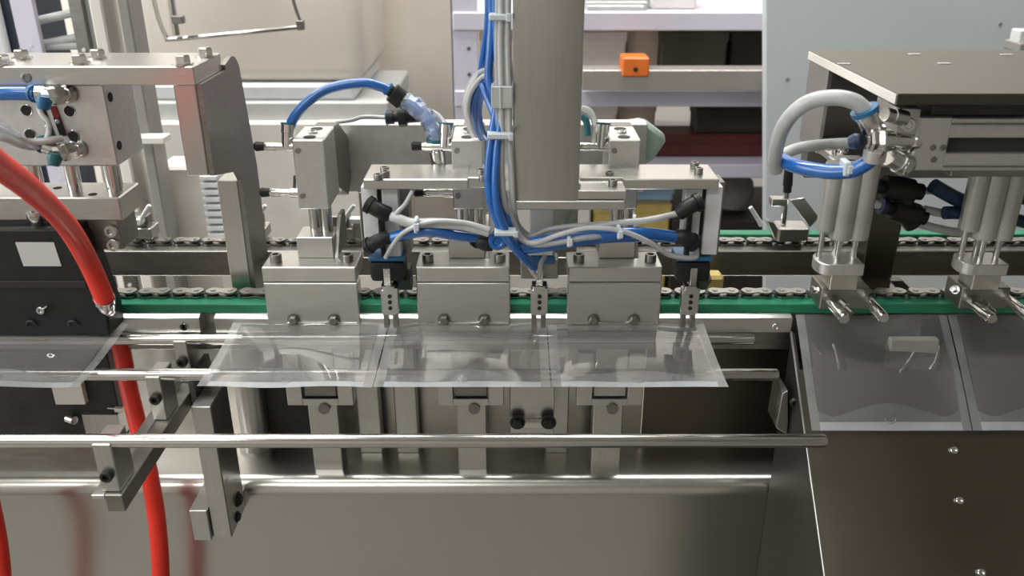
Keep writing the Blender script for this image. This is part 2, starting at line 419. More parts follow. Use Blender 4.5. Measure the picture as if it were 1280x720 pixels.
# grey post
xa, xb = X(120, 30, 1.02), X(143, 30, 1.02)
gpst = thing('grey_post', 'grey square post rising behind the left cylinder block', 'post', (X(150, 100, 1.05), 1.05, 0))
MB().box(X(137, 60, 1.02), X(170, 60, 1.06), 1.06, 1.10, 0.0, 1.7, 0.002).build('column', 'grey_paint', gpst)
MB().box(X(121, 60, 1.055), X(137, 60, 1.055), 1.055, 1.10, 0.0, 1.7, 0.002).build('edge_strip', 'pale_paint', gpst)
q0 = at(165, 175, 1.04); q1 = at(205, 165, 1.04)
MB().box(q0.x, q1.x, 1.035, 1.059, q0.z - 0.004, q0.z + 0.004, 0.001).build('arm', 'pale_paint', gpst)
# slotted uprights at the far left
su = thing('slotted_rack', 'lavender slotted upright with steel rungs at the top left corner', 'rack', (X(60, 30, 1.3), 1.32, 0))
MB().box(X(18, 30, 1.3), X(46, 30, 1.3), 1.3, 1.31, 0, 1.75, 0.001).build('upright', 'rack_paint', su)
MB().box(X(90, 30, 1.3), X(107, 30, 1.3), 1.3, 1.32, 0, 1.75, 0.001).build('slotted_strip', 'dark_steel', su)
MB().box(X(107, 30, 1.31), X(120, 30, 1.31), 1.31, 1.35, 0, 1.75, 0.001).build('back_strip', 'grey_tube', su)
sh = MB()
for k in range(30):
    zc = 0.4 + k * 0.025
    for px in (29, 33):
        sh.cyl((X(px, 30, 1.3), 1.3005, zc + (0.006 if px == 33 else 0)), (X(px, 30, 1.3), 1.2992, zc + (0.006 if px == 33 else 0)), 0.0025, n=8)
    sh.cyl((X(99, 30, 1.3), 1.3, zc), (X(99, 30, 1.3), 1.2975, zc), 0.003, n=8)
sh.build('slot_hole', 'white_plastic', su)['kind'] = 'stuff'
for (p0, p1) in (((46, 26), (96, 15)), ((46, 58), (108, 57)), ((50, 56), (100, 46))):
    MB().tube([at(p0[0], p0[1], 1.32), at(p1[0], p1[1], 1.32)], 0.006, 10).build('rung', 'grey_tube', su)
nv = thing('navy_cabinet', 'narrow navy cabinet edge at the top left corner', 'cabinet', (X(10, 20, 1.4), 1.45, 0))
MB().box(X(-40, 30, 1.4), X(23, 30, 1.4), 1.4, 1.55, 0, 1.36, 0.003).build('body', 'navy_paint', nv)
MB().box(X(-60, 30, 1.39), X(3, 30, 1.39), 1.385, 1.4, 0.3, 1.30, 0.003).build('door', 'white_plastic', nv)
# bin of clear corrugated plastic behind the left rear chain
cb = thing('clear_bin', 'tall cloudy ribbed plastic bin behind the left leg post', 'bin', (X(225, 250, 1.1), 1.12, Z(312, 1.1)))
MB().box(X(201, 250, 1.112) + 0.0003, X(262, 250, 1.112), 1.112, 1.17, 0.0, Z(212, 1.1), 0.004).build('wall', 'pale_paint', cb)
for k in range(9):
    zc = Z(222 + k * 9, 1.095)
    MB().box(X(254, 250, 1.095), X(276, 250, 1.095), 1.092, 1.12, zc - 0.0035, zc + 0.003, 0.001).build('rib', 'white_plastic', cb)
MB().box(X(180, 250, 1.112), X(201, 250, 1.112), 1.112, 1.15, 0.0, Z(190, 1.1), 0.004).build('corner_post', 'pale_paint', cb)

# ================================================================== machine base
DZ, DY = 0.812, 0.685
base = thing('machine_base', 'brushed stainless machine base with rolled front edge below the rods', 'machine base', (0, 0.85, 0))
prof = [(1.04, DZ)]
R_ = 0.016
for k in range(9):
    a = math.pi / 2 + k * math.pi / 16
    prof.append((DY + R_ + R_ * math.cos(a), DZ - R_ + R_ * math.sin(a)))
prof += [(DY, 0.05), (DY + 0.002, 0.05)]
for k in range(9):
    a = math.pi - k * math.pi / 16
    prof.append((DY + R_ + (R_ - 0.002) * math.cos(a), DZ - R_ + (R_ - 0.002) * math.sin(a)))
prof += [(1.04, DZ - 0.002)]
MB().prism(prof, 'x', -1.0, 1.0).build('front_cover', 'sheet_steel', base, 40)
MB().box(-1.0, 1.0, DY + 0.01, 1.04, 0.0, 0.05, 0.002).build('plinth', 'black_iron', base)
MB().box(-1.0, 1.0, 1.04, 1.042, 0.05, DZ, 0).build('rear_panel', 'sheet_steel', base)

# ------------------------------------------------------------------ conveyor: rails, green strips, chains
cv = thing('chain_conveyor', 'steel chain conveyor bed with green plastic guide strips running left to right', 'conveyor', (0, 0.77, DZ))
x0, x1 = -0.75, 0.85
MB().box(x0, x1, 0.692, 0.718, 0.9885, 0.998, 0.0008).build('guide_strip', 'green_plastic', cv)['label'] = 'front green plastic guide strip'
MB().box(X(885, 295, 0.87), x1, 0.866, 0.880, 0.9885, 0.999, 0.0008).build('guide_strip', 'green_plastic', cv)['label'] = 'rear green plastic guide strip'
MB().box(x0, x1, 0.697, 0.728, 0.950, 0.9883, 0.001).build('front_rail', 'dark_steel', cv)
MB().box(x0, x1, 0.830, 0.866, 0.966, 0.994, 0.001).build('rear_rail', 'dark_steel', cv)
for px0, px1 in ((120, 250), (268, 990)):
    a = X(px0, 403, 0.684); b = X(px1, 403, 0.684)
    p = MB().prism([(0.683, Z(416, 0.683)), (0.683, Z(398, 0.683)), (0.690, Z(391, 0.690)), (0.697, Z(391, 0.690)), (0.697, Z(416, 0.683))], 'x', a, b, 0.0006).build('cover_plate', 'steel', cv)
    for k in range(1 if px0 == 120 else 5):
        q = Vector((b - 0.014 - k * 0.13, 0.6832, Z(408, 0.683)))
        MB().bolt(q, FRONT, 0.0035, 0.002, False).build('bolt', 'chrome', p)
for k, xx in enumerate((-0.62, -0.142, -0.105, 0.045, 0.6)):
    MB().box(xx - 0.011, xx + 0.011, 0.735, 0.750, DZ, 0.966, 0.001).build('support_leg', 'steel_vertical', cv)
MB().box(X(806, 480, 0.765), 0.85, 0.765, 0.769, DZ, 0.966, 0.0005).build('inner_panel', 'chute_steel', cv)  # darker metal than the left part paints light falloff into one sheet
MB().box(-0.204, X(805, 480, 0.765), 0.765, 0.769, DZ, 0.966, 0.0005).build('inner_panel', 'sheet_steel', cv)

PITCH_C = 0.0127 * 1.18
def make_chain(name, Yc, Zc, xa, n, label):
    t = thing(name, label, 'chain', (xa, Yc, Zc))
    def plate(half, r, w, z0, z1):
        pts = []
        for k in range(9):
            a = -math.pi / 2 + k * math.pi / 8
            pts.append((half + r * math.cos(a), r * math.sin(a)))
        pts.append((0, w))
        for k in range(9):
            a = math.pi / 2 + k * math.pi / 8
            pts.append((-half + r * math.cos(a), r * math.sin(a)))
        pts.append((0, -w))
        return pts
    for kind in (0, 1):
        m = MB(); h = PITCH_C / 2
        if kind == 0:
            P = plate(h, 0.0062, 0.0042, 0, 0)
            m.prism([(xa + a, Yc + b) for a, b in P], 'z', Zc + 0.0040, Zc + 0.0052)
            m.prism([(xa + a, Yc + b) for a, b in P], 'z', Zc, Zc + 0.0012)
            for s_ in (-1, 1):
                m.cyl((xa + s_ * h, Yc, Zc), (xa + s_ * h, Yc, Zc + 0.0058), 0.0024, n=8)
        else:
            P = plate(h, 0.0054, 0.0036, 0, 0)
            m.prism([(xa + PITCH_C + a, Yc + b) for a, b in P], 'z', Zc + 0.0028, Zc + 0.0038)
            for s_ in (-1, 1):
                m.cyl((xa + PITCH_C + s_ * h, Yc, Zc + 0.0013), (xa + PITCH_C + s_ * h, Yc, Zc + 0.0028), 0.0040, n=8)
        first = m.build('outer_link' if kind == 0 else 'inner_link', 'chain_steel' if kind == 0 else 'black_iron', t)
        for k in range(1, n):
            c = first.copy(); C.objects.link(c); c.parent = t
            c.location = (2 * PITCH_C * k, 0, 0)
    return t
nl = 38
make_chain('roller_chain', 0.7095, 0.9985, -0.50, nl, 'front roller chain running along the green strip behind the jaws')
make_chain('roller_chain', 0.8500, 0.9945, -0.55, nl + 3, 'rear roller chain running along the back rail')

# ================================================================== rod rack in front
RZ = 0.970
rods = [(424, 942), (468, 972), (551, 1032)]
rk = thing('rod_rack', 'rack of three long polished rods clamped on a diagonal steel arm', 'rack', (-0.27, 0.66, 0.784))
for py, pxe in rods:
    yy = YZ(py, RZ)
    xe = X(pxe, py, yy)
    MB().lathe((-0.75, yy, RZ), (xe, yy, RZ), [(0, 0.0050), (0.9985, 0.0050), (1, 0.0042)], 20).build('rod', 'chrome', rk)
for i, (py, pxe) in enumerate(rods):
    yy = YZ(py, RZ)
    xc = -0.2905
    w = 0.0060 if i < 2 else 0.0068
    c = MB().box(xc - w, xc + w, yy - 0.006, yy + 0.020, 0.930, RZ + 0.001, 0.0008).build('rod_clamp', 'steel_vertical', rk)
    MB().bolt((xc, yy - 0.006, 0.951 if i != 2 else 0.945), FRONT, 0.0046, 0.004, False).build('clamp_bolt', 'black_iron', c)
MB().box(-0.2945, -0.2815, 0.512, 0.715, 0.915, 0.9298, 0.0006).build('arm', 'dark_steel', rk)
MB().box(-0.304, -0.2945, 0.512, 0.700, 0.9255, 0.9298, 0.0005).build('arm_flange', 'steel', rk)
p = MB().box(-0.276, -0.259, 0.640, 0.685, 0.784, 0.925, 0.0008).build('mounting_plate', 'steel_vertical', rk)
MB().bolt((-0.259, 0.668, 0.806), RIGHT, 0.0055, 0.004).bolt((-0.259, 0.660, 0.792), RIGHT, 0.004, 0.003).build('plate_bolt', 'black_iron', p)
MB().box(-0.2925, -0.2765, 0.636, 0.690, 0.784, 0.818, 0.0006).build('foot_block', 'steel_vertical', rk)
MB().box(-0.2815, -0.2765, 0.655, 0.700, 0.915, 0.945, 0.0006).build('spacer', 'dark_steel', rk)

# ================================================================== clear pouches
def grid(mb, fn, nu, nv):
    vs = [[mb.bm.verts.new(fn(i / nu, j / nv)) for j in range(nv + 1)] for i in range(nu + 1)]
    for i in range(nu):
        for j in range(nv):
            mb.bm.faces.new((vs[i][j], vs[i + 1][j], vs[i + 1][j + 1], vs[i][j + 1]))
def make_pouch(label, xa, xb, top, bot, sag, wob, twist=0.0):
    """flat stand-up pouch from its top edge (y, z) to its bottom edge (y, z): film walls, side seals, base gusset"""
    w = xb - xa
    t = thing('clear_pouch', label, 'pouch', ((xa + xb) / 2, bot[0], bot[1]), 'clear pouches on the line')
    nrm = Vector((0, -(top[1] - bot[1]), (top[0] - bot[0])))
    nrm = Vector((0, -abs(top[1] - bot[1]), abs(top[0] - bot[0]))).normalized()
    def pos(u, v, lift):
        y = top[0] + (bot[0] - top[0]) * v; z = top[1] + (bot[1] - top[1]) * v
        b = math.sin(math.pi * u) ** 0.7 * math.sin(math.pi * min(1, v * 1.05))
        r = 0.0011 * math.sin(9 * u + wob) * math.sin(5 * v + wob * 2) - sag * math.sin(math.pi * v)
        return Vector((xa + w * u + twist * v, y, z)) + nrm * (lift * b + r)
    e = 0.055
    for lift, nm in ((0.0050, 'front_film'), (-0.0004, 'back_film')):
        m = MB(); grid(m, lambda u, v: pos(e + (1 - 2 * e) * u, v * 0.93, lift), 18, 14)
        m.build(nm, 'pouch_film', t, 180)
    for s_ in (0, 1):
        m = MB(); grid(m, lambda u, v: pos((u * e) if s_ == 0 else (1 - e + u * e), v, 0.0012), 3, 14)
        m.build('side_seal', 'pouch_seal', t, 180)
    # rounded base gusset: deep at the sides, arched in the middle
    def gus(u, v):
        uu = e + (1 - 2 * e) * u
        edge = 0.90 - 0.12 * (0.5 - 0.5 * math.cos(2 * math.pi * u)) - 0.06 * max(0.0, abs(2 * u - 1) - 0.8) / 0.2
        return pos(uu, edge + (1 - edge) * v, 0.0022)
    m = MB(); grid(m, gus, 22, 5); m.build('base_gusset', 'pouch_gusset', t, 180)
    m = MB()
    c = pos(0.5, 0.90, 0.0034)
    ax = nrm
    q = ax.to_track_quat('Z', 'Y').to_matrix()
    ring = [c + q @ Vector((0.0045 * math.cos(k * math.pi / 10), 0.0045 * math.sin(k * math.pi / 10), 0)) for k in range(21)]
    m.tube(ring, 0.00035, 5, 1, False); m.build('punch_mark', 'pouch_seal', t)
    return t
def flat(x0, x1, wob, label, **k):
    return make_pouch(label, x0, x1, (0.693, 0.9855), (0.584, 0.9775), 0.002, wob, **k)
flat(-0.476, -0.336, 0.3, 'clear pouch hanging from the black jaw at the left edge')
flat(-0.2445, -0.1085, 1.1, 'clear pouch under the leftmost steel jaw of the middle row')
flat(-0.1075, 0.0300, 2.2, 'clear pouch under the middle steel jaw')
flat(0.0310, 0.1680, 3.7, 'clear pouch under the right steel jaw with the slanted right edge')
make_pouch('clear pouch hanging on the sloped chute below the near pair of pins', 0.250, 0.3835, (0.690, 0.9885), (0.613, 0.9185), -0.001, 0.7)
make_pouch('clear pouch cut by the right picture edge on the sloped chute', 0.3845, 0.5200, (0.690, 0.9885), (0.613, 0.9185), -0.001, 2.9)

# ================================================================== sloped chute at the right
ct = thing('sloped_chute', 'dark brushed steel chute sloping down at the lower right', 'chute', (0.5, 0.6, 0.6))
def slope(y): return 0.9105 + (y - 0.613) * (0.9805 - 0.9105) / (0.690 - 0.613)
pr = [(0.658, slope(0.658)), (0.30, slope(0.30)), (0.30, slope(0.30) - 0.0035), (0.658, slope(0.658) - 0.0035)]
MB().prism(pr, 'x', 0.2465, 0.80, 0.0003).build('sheet', 'chute_steel', ct)
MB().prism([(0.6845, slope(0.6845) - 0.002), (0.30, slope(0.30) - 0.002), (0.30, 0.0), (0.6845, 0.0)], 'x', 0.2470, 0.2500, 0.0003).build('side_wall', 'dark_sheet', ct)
MB().prism([(0.6845, slope(0.6845)), (0.30, slope(0.30)), (0.30, slope(0.30) - 0.004), (0.6845, slope(0.6845) - 0.004)], 'x', 0.2455, 0.2475, 0.0003).build('edge_strip', 'steel', ct)
nr = Vector((0, -0.673, 0.740)).normalized()
for (px, py) in ((1192, 563), (1199, 626), (1226, 716)):
    a_ = (py - 360) / FPX
    # meet of the view ray with the slope
    lo, hi = 0.40, 0.688
    for _ in range(40):
        md = (lo + hi) / 2
        if at(px, py, md).z > slope(md): lo = md
        else: hi = md
    q = at(px, py, (lo + hi) / 2)
    MB().bolt(q, nr, 0.0032, 0.0022, False).build('bolt', 'chrome', ct)
MB().prism([(0.2360, Z(492, 0.655)), (0.2405, Z(488, 0.655)), (0.2452, Z(530, 0.655)), (0.2452, Z(543, 0.655)), (0.2350, Z(535, 0.655))], 'y', 0.655, 0.684, 0.0005).build('bracket', 'steel', ct)
q = at(990, 503, 0.654)
MB().bolt(at(992, 502, 0.654), FRONT, 0.004, 0.004, False).build('bracket_bolt', 'black_iron', ct)
MB().box(0.2505, 0.78, 0.668, 0.684, 0.4, 0.945, 0.001).build('gap_shade_block', 'black_iron', ct)  # black block standing in for the shade in the gap above the chute
x0, x1, y0, y1, z0, z1 = F(1107, 1166, 420, 455, 0.668, 0.01)
MB().box(x0, x1, 0.660, 0.6678, z0, z1, 0.0006).build('pale_block', 'grey_paint', ct)

# ================================================================== three sealing stations of the middle row
stX = [-0.1725, -0.0415, 0.0885]
names = ['leftmost', 'middle', 'rightmost']
def station(i):
    xc = stX[i]
    xb = xc + 0.0045
    t = thing('sealing_unit', ['steel sealing jaw left of the gantry with exposed piston and cylinder', 'steel sealing jaw below the left half of the gantry', 'steel sealing jaw with bright cap right of the cable bundle'][i], 'sealing jaw', (xc, 0.70, 0.985), 'sealing jaws of the middle row')
    # jaw
    z0, zm, z1 = 0.9865, Z(353, 0.680), Z(334, 0.680)
    MB().box(xc - 0.0405, xc + 0.0400, 0.680, 0.6965, z0 - 0.004, zm - 0.0006, 0.0009).build('jaw_plate', 'steel', t)
    MB().box(xc - 0.0405, xc + 0.0395, 0.680, 0.716, zm, z1, 0.0009).build('jaw_cap', 'steel', t)
    for s_ in (-1, 1):
        MB().bolt((xc + s_ * 0.031, 0.694, z1), UP, 0.0050, 0.0065, False).build('cap_bolt', 'dark_steel', t)
        b = MB().bolt((xc + s_ * 0.0175, 0.680, Z(399, 0.680)), FRONT, 0.0042, 0.005).build('jaw_bolt', 'dark_steel', t)
    # arched wire clips at the two lower bolts
    MB().tube([(xc - 0.037, 0.6795, z0 - 0.001), (xc - 0.022, 0.6785, z0), (xc - 0.0175, 0.678, z0 + 0.006), (xc - 0.012, 0.6785, z0), (xc + 0.012, 0.6785, z0), (xc + 0.0175, 0.678, z0 + 0.006), (xc + 0.022, 0.6785, z0), (xc + 0.037, 0.6795, z0 - 0.001)], 0.0007, 6, 4).build('wire_clip', 'chrome', t)
    # neck and pistons
    MB().box(xc - 0.0135, xc + 0.0180, 0.7000, 0.7280, z1, z1 + 0.0195, 0.0008).build('neck', 'steel', t)
    MB().prism([(0.700, z1), (0.745, z1), (0.745, z1 + 0.030), (0.728, z1 + 0.0305), (0.715, z1 + 0.0195)], 'x', xc + 0.0180, xc + 0.0215, 0.0004).build('neck_cheek', 'dark_steel', t)
    zb0, zb1 = 1.083, 1.143
    for dx in (-0.003, 0.0065):
        MB().cyl((xb + dx, 0.714, z1 + 0.019), (xb + dx, 0.714, zb0 + 0.002), 0.0052, n=16).build('piston_rod', 'chrome', t)
    # cylinder block
    blk = MB().box(xb - 0.0130, xb + 0.0130, 0.700, 0.748, zb0, zb1, 0.0010).build('cylinder_block', 'aluminium', t)
    for yy in (0.709, 0.738):
        MB().cyl((xb, yy, zb1), (xb, yy, zb1 + 0.0004), 0.0052, n=16).build('counterbore', 'hole_black', blk)
    MB().bolt((xb, 0.7235, zb1), UP, 0.0040, 0.002, False).build('screw', 'chrome', blk)
    for zz in (zb1 - 0.009, zb0 + 0.012):
        MB().cyl((xb - 0.0085, 0.700, zz), (xb - 0.0085, 0.6985, zz), 0.0023, n=10).build('port_screw', 'dark_steel', blk)
    if i == 0 or True:
        MB().prism([(0.7482, zb0 + 0.004), (0.7482, zb1), (0.768, zb1 - 0.001), (0.808, zb1 - 0.024), (0.808, zb0 - 0.004), (0.79, zb0 - 0.016)], 'x', xb - 0.006, xb + 0.0128, 0.0006).build('mounting_bracket', 'dark_steel', t)
    # speed-control fittings on the left of the block
    for zz, nm in ((zb1 - 0.008, 'upper'), (zb0 + 0.012, 'lower')):
        fy = 0.708
        f = MB().lathe((xb - 0.0130, fy, zz), (xb - 0.0380, fy, zz + 0.0005), [(0, 0.0042), (0.30, 0.0042), (0.31, 0.0032), (0.62, 0.0032), (0.63, 0.0036), (0.9, 0.0036), (1, 0.003)], 12).build('speed_valve', 'chrome', t)
        MB().lathe((xb - 0.0385, fy, zz + 0.0005), (xb - 0.0465, fy, zz + 0.0005), [(0, 0.0035), (0.8, 0.0042), (1, 0.003)], 10).build('valve_knob', 'black_plastic', f)
        if nm == 'upper':
            MB().lathe((xb - 0.0190, fy, zz), (xb - 0.0175, fy + 0.004, zz + 0.018), [(0, 0.0048), (0.6, 0.0052), (0.62, 0.0058), (1, 0.0058)], 14).build('elbow', 'chrome', f)
            MB().cyl((xb - 0.0175, fy + 0.004, zz + 0.018), (xb - 0.0174, fy + 0.0043, zz + 0.0195), 0.0062, n=14).build('release_ring', 'teal_plastic', f)
        else:
            MB().lathe((xb - 0.0160, fy + 0.006, zz), (xb - 0.0160, fy + 0.014, zz + 0.010), [(0, 0.0040), (1, 0.0045)], 12).build('elbow', 'chrome', f)
    return t
for i in range(3): station(i)
# long plate carrying the three cylinders
mp_ = thing('cylinder_mount_plate', 'wide grey steel plate carrying the cylinder blocks behind the gantry', 'mount plate', (-0.03, 0.815, 1.06))
MB().box(-0.186, 0.128, 0.809, 0.829, Z(240, 0.809), Z(155, 0.809), 0.001).build('plate', 'cast_aluminium', mp_)
MB().box(-0.150, -0.115, 0.809, 0.826, 0.9945, Z(240, 0.809), 0.001).build('stand', 'steel_vertical', mp_)
MB().box(0.03, 0.065, 0.809, 0.826, 0.9945, Z(240, 0.809), 0.001).build('stand', 'steel_vertical', mp_)

# lower anvils under the pouches
for i in range(3):
    xc = stX[i] - (0.007 if i == 0 else -0.003)
    yf = 0.700
    t = thing('lower_anvil', ['steel anvil frame on a post below the leftmost middle-row pouch', 'steel anvil frame on a post below the middle pouch', 'bright steel anvil frame on a post below the right pouch'][i], 'anvil', (xc, yf + 0.01, DZ), 'anvils under the pouches')
    zt, zb = 0.945, Z(507, yf)
    wd = 0.031
    m = MB()
    m.box(xc - wd, xc - wd + 0.0145, yf, yf + 0.014, zb, zt, 0.0006)
    m.box(xc + wd - 0.0145, xc + wd, yf, yf + 0.014, zb, zt, 0.0006)
    m.box(xc - wd + 0.0143, xc + wd - 0.0143, yf, yf + 0.014, zb, zb + 0.007, 0.0003)
    m.build('frame', 'steel', t)
    MB().box(xc - wd + 0.016, xc + wd - 0.016, yf + 0.003, yf + 0.020, zb + 0.008, zt + 0.01, 0.0006).build('heater_block', 'dark_steel' if i < 2 else 'steel_vertical', t)
    MB().box(xc - 0.0140, xc + 0.0140, yf + 0.006, yf + 0.028, DZ - 0.001, zb + 0.001, 0.0008).build('post', 'steel_vertical', t)
    MB().cyl((xc + 0.003, yf + 0.0055, zb - 0.003), (xc + 0.003, yf - 0.002, zb - 0.003), 0.0055, n=14).build('set_screw', 'dark_steel', t)
# clamp between the middle and right anvils
t = thing('base_clamp', 'steel channel with a dark double-bolt clamp between the middle and right anvils', 'clamp', (0.018, 0.73, DZ))
yy = 0.712
MB().box(X(637, 505, yy), X(693, 505, yy), yy, yy + 0.008, Z(542, yy), 0.948, 0.0008).build('channel', 'steel', t)
MB().box(X(640, 530, yy - 0.006), X(692, 530, yy - 0.006), yy - 0.008, yy, Z(534, yy - 0.006), Z(527, yy - 0.006), 0.0006).build('clamp_bar', 'chrome', t)
for px in (647, 686):
    q = at(px, 530, yy - 0.01)
    MB().bolt(q + Vector((0, 0.003, 0)), FRONT, 0.0055, 0.006).build('clamp_bolt', 'black_iron', t)
# dark round motor standing behind the rack plate
t = thing('drive_motor', 'dark round motor housing with a bright edge beside the rack plate', 'motor', (-0.252, 0.765, DZ))
MB().lathe((-0.262, 0.750, DZ), (-0.262, 0.750, 0.945), [(0, 0.017), (0.06, 0.017), (0.07, 0.014), (0.9, 0.014), (0.92, 0.016), (1, 0.016)], 28).build('housing', 'steel_vertical', t)
MB().box(-0.252, -0.206, 0.756, 0.80, DZ, 0.945, 0.001).build('terminal_box', 'black_iron', t)

# ================================================================== transfer gantry: column, foot plates, cross bar, legs
GY = 0.660
ga = thing('transfer_gantry', 'brushed steel column with a wide cross bar hanging over the jaws', 'gantry', (0.02, 0.68, 1.045))
CY = 0.640
cx0, cx1 = X(641, 120, CY), X(727.5, 120, CY)
zp1, zp0 = Z(238, CY), Z(250, CY)
MB().box(cx0, cx1, CY - 0.0005, CY + 0.052, zp1 - 0.0135, 1.62, 0.0018, seg=2).build('column', 'steel_vertical', ga)
fx0, fx1 = X(612, 245, CY), X(783, 245, CY)
MB().box(fx0, fx1, CY, CY + 0.066, zp0, zp1, 0.0008).build('foot_plate', 'steel', ga)
MB().box(fx0 + 0.004, fx1 - 0.001, CY - 0.001, CY + 0.060, Z(262, CY), zp0 - 0.0004, 0.0008).build('lower_plate', 'steel', ga)
MB().box(cx1 + 0.0003, cx1 + 0.0018, CY + 0.004, CY + 0.05, zp1, zp1 + 0.004, 0.0004).build('weld_bead', 'chrome', ga)
zt, zb = Z(224, GY), Z(237, GY)
bx0, bx1 = X(454, 230, GY), X(899, 230, GY)
MB().box(bx0, X(585, 230, GY), GY, GY + 0.043, zb, zt, 0.0008).build('cross_bar', 'steel', ga)
MB().box(X(779, 230, GY), bx1, GY, GY + 0.043, zb, zt, 0.0008).build('cross_bar', 'steel', ga)
MB().box(X(583, 230, GY + 0.006), X(781, 230, GY + 0.006), GY + 0.007, GY + 0.045, zb - 0.001, zt - 0.0005, 0.0008).build('centre_bar', 'steel', ga)
for (px, py) in ((481, 212), (473, 221), (482, 217), (602, 215), (604, 222), (762, 218), (766, 228), (868, 206), (873, 213)):
    yq = YZ(py + 4, zt if (px < 590 or px > 790) else zp1)
    q = at(px, py + 4, yq)
    MB().bolt(q, UP, 0.0036, 0.005, False).build('bolt', 'dark_steel', ga)
# outer legs
for nm, (pa, pb) in (('left', (455, 503)), ('right', (853, 898))):
    yl = GY + 0.008
    x0, x1 = X(pa, 290, yl), X(pb, 290, yl)
    if nm == 'left':
        MB().box(x0, x0 + 0.0125, yl, yl + 0.012, Z(312, yl), zb, 0.0005).build('leg', 'white_plastic', ga)
        MB().box(x0 + 0.0165, x1 - 0.002, yl - 0.001, yl + 0.016, Z(322, yl), zb, 0.0005).build('leg', 'white_plastic', ga)
        MB().box(x0 + 0.0122, x0 + 0.0168, yl + 0.003, yl + 0.012, Z(322, yl), zb, 0.0003).build('leg_slot', 'hole_black', ga)
    else:
        MB().box(x0, x0 + 0.0135, yl, yl + 0.014, Z(300, yl), zb, 0.0005).build('leg', 'white_plastic', ga)
        MB().box(x1 - 0.0125, x1, yl - 0.001, yl + 0.016, Z(318, yl), zb, 0.0005).build('leg', 'white_plastic', ga)
        MB().box(x0 + 0.0133, x1 - 0.0123, yl + 0.003, yl + 0.012, Z(322, yl), zb, 0.0003).build('leg_slot', 'hole_black', ga)
    MB().box(x1 - 0.0015, x1 + 0.0045, yl + 0.012, yl + 0.034, Z(325, yl), zb, 0.0005).build('back_leg', 'dark_steel', ga)
# pouch grippers under the gantry
def gripper(px, label, side):
    yg = 0.664
    xc = X(px, 345, yg)
    zt_ = Z(322, yg); 
    t = thing('pouch_gripper', label, 'gripper', (xc, yg, 0.985), 'pouch grippers under the gantry')
    if side:
        MB().box(xc - 0.0155, xc + 0.0145, yg, yg + 0.024, Z(327, yg), zt_, 0.0006).build('blue_collar', 'blue_plastic', t)
        MB().box(xc - 0.0150, xc + 0.0140, yg - 0.001, yg + 0.024, Z(353, yg), Z(327, yg) - 0.0003, 0.004, seg=2).build('body', 'black_plastic', t)
        MB().prism([(yg + 0.004, Z(353, yg)), (yg + 0.030, Z(345, yg)), (yg + 0.030, Z(370, yg)), (yg + 0.022, Z(376, yg))], 'x', xc + 0.003, xc + 0.017, 0.0006).build('rear_finger', 'black_iron', t)
        MB().box(X(px - 9, 290, yg), X(px - 4, 290, yg), yg - 0.0035, yg - 0.001 + 0.006, Z(320, yg), Z(262, yg), 0.0004).build('sensor_strip', 'black_plastic', t)
    else:
        MB().box(xc - 0.0085, xc + 0.0105, yg + 0.004, yg + 0.026, Z(322, yg), Z(262, yg), 0.0006).build('body', 'white_plastic', t)
        MB().box(xc - 0.0085, xc + 0.0125, yg + 0.003, yg + 0.026, Z(332, yg), Z(322, yg) - 0.0003, 0.0006).build('blue_collar', 'blue_plastic', t)
        MB().box(xc - 0.016, xc + 0.016, yg + 0.012, yg + 0.030, Z(356, yg), Z(332, yg) - 0.0003, 0.001).build('base_block', 'dark_steel', t)
    MB().box(xc - 0.0032, xc + 0.0024, yg - 0.003, yg - 0.0012 + 0.004, Z(356, yg), Z(334, yg), 0.0004).build('pivot_bar', 'chrome', t)
    zf0, zf1 = Z(393, yg + 0.004), Z(357, yg + 0.004)
    f = MB().prism([(xc - 0.0075, zf0 + 0.002), (xc - 0.0075, zf1 - 0.0035), (xc - 0.0055, zf1 - 0.0035), (xc - 0.0055, zf1), (xc + 0.0045, zf1), (xc + 0.0045, zf1 - 0.002), (xc + 0.007, zf1 - 0.002), (xc + 0.007, zf0 + 0.002), (xc + 0.003, zf0), (xc - 0.004, zf0)], 'y', yg + 0.002, yg + 0.012, 0.0004).build('finger', 'steel_vertical', t)
    for k in range(3):
        zz = zf1 - 0.009 - k * 0.0055
        MB().cyl((xc, yg + 0.002, zz), (xc, yg + 0.0012, zz), 0.0018, n=10).build('screw_hole', 'hole_black', f)
    for xa_ in (xc - 0.0065, xc + 0.0025):
        MB().box(xa_, xa_ + 0.0035, yg + 0.0015, yg + 0.010, zf1 + 0.0002, zf1 + 0.0018, 0.0003).build('stop_tab', 'black_iron', f)
    for dx in (-0.0045, 0.0035):
        MB().box(xc + dx - 0.0022, xc + dx + 0.0022, yg + 0.004, yg + 0.010, 0.9865, zf0 + 0.001, 0.0003).build('jaw_tip', 'dark_steel', t)
    return t
gripper(485, 'black and blue pouch gripper under the left gantry leg', True)
gripper(675, 'white pouch gripper under the blue tubes below the column', False)
gripper(867, 'black and blue pouch gripper under the right gantry leg', True)

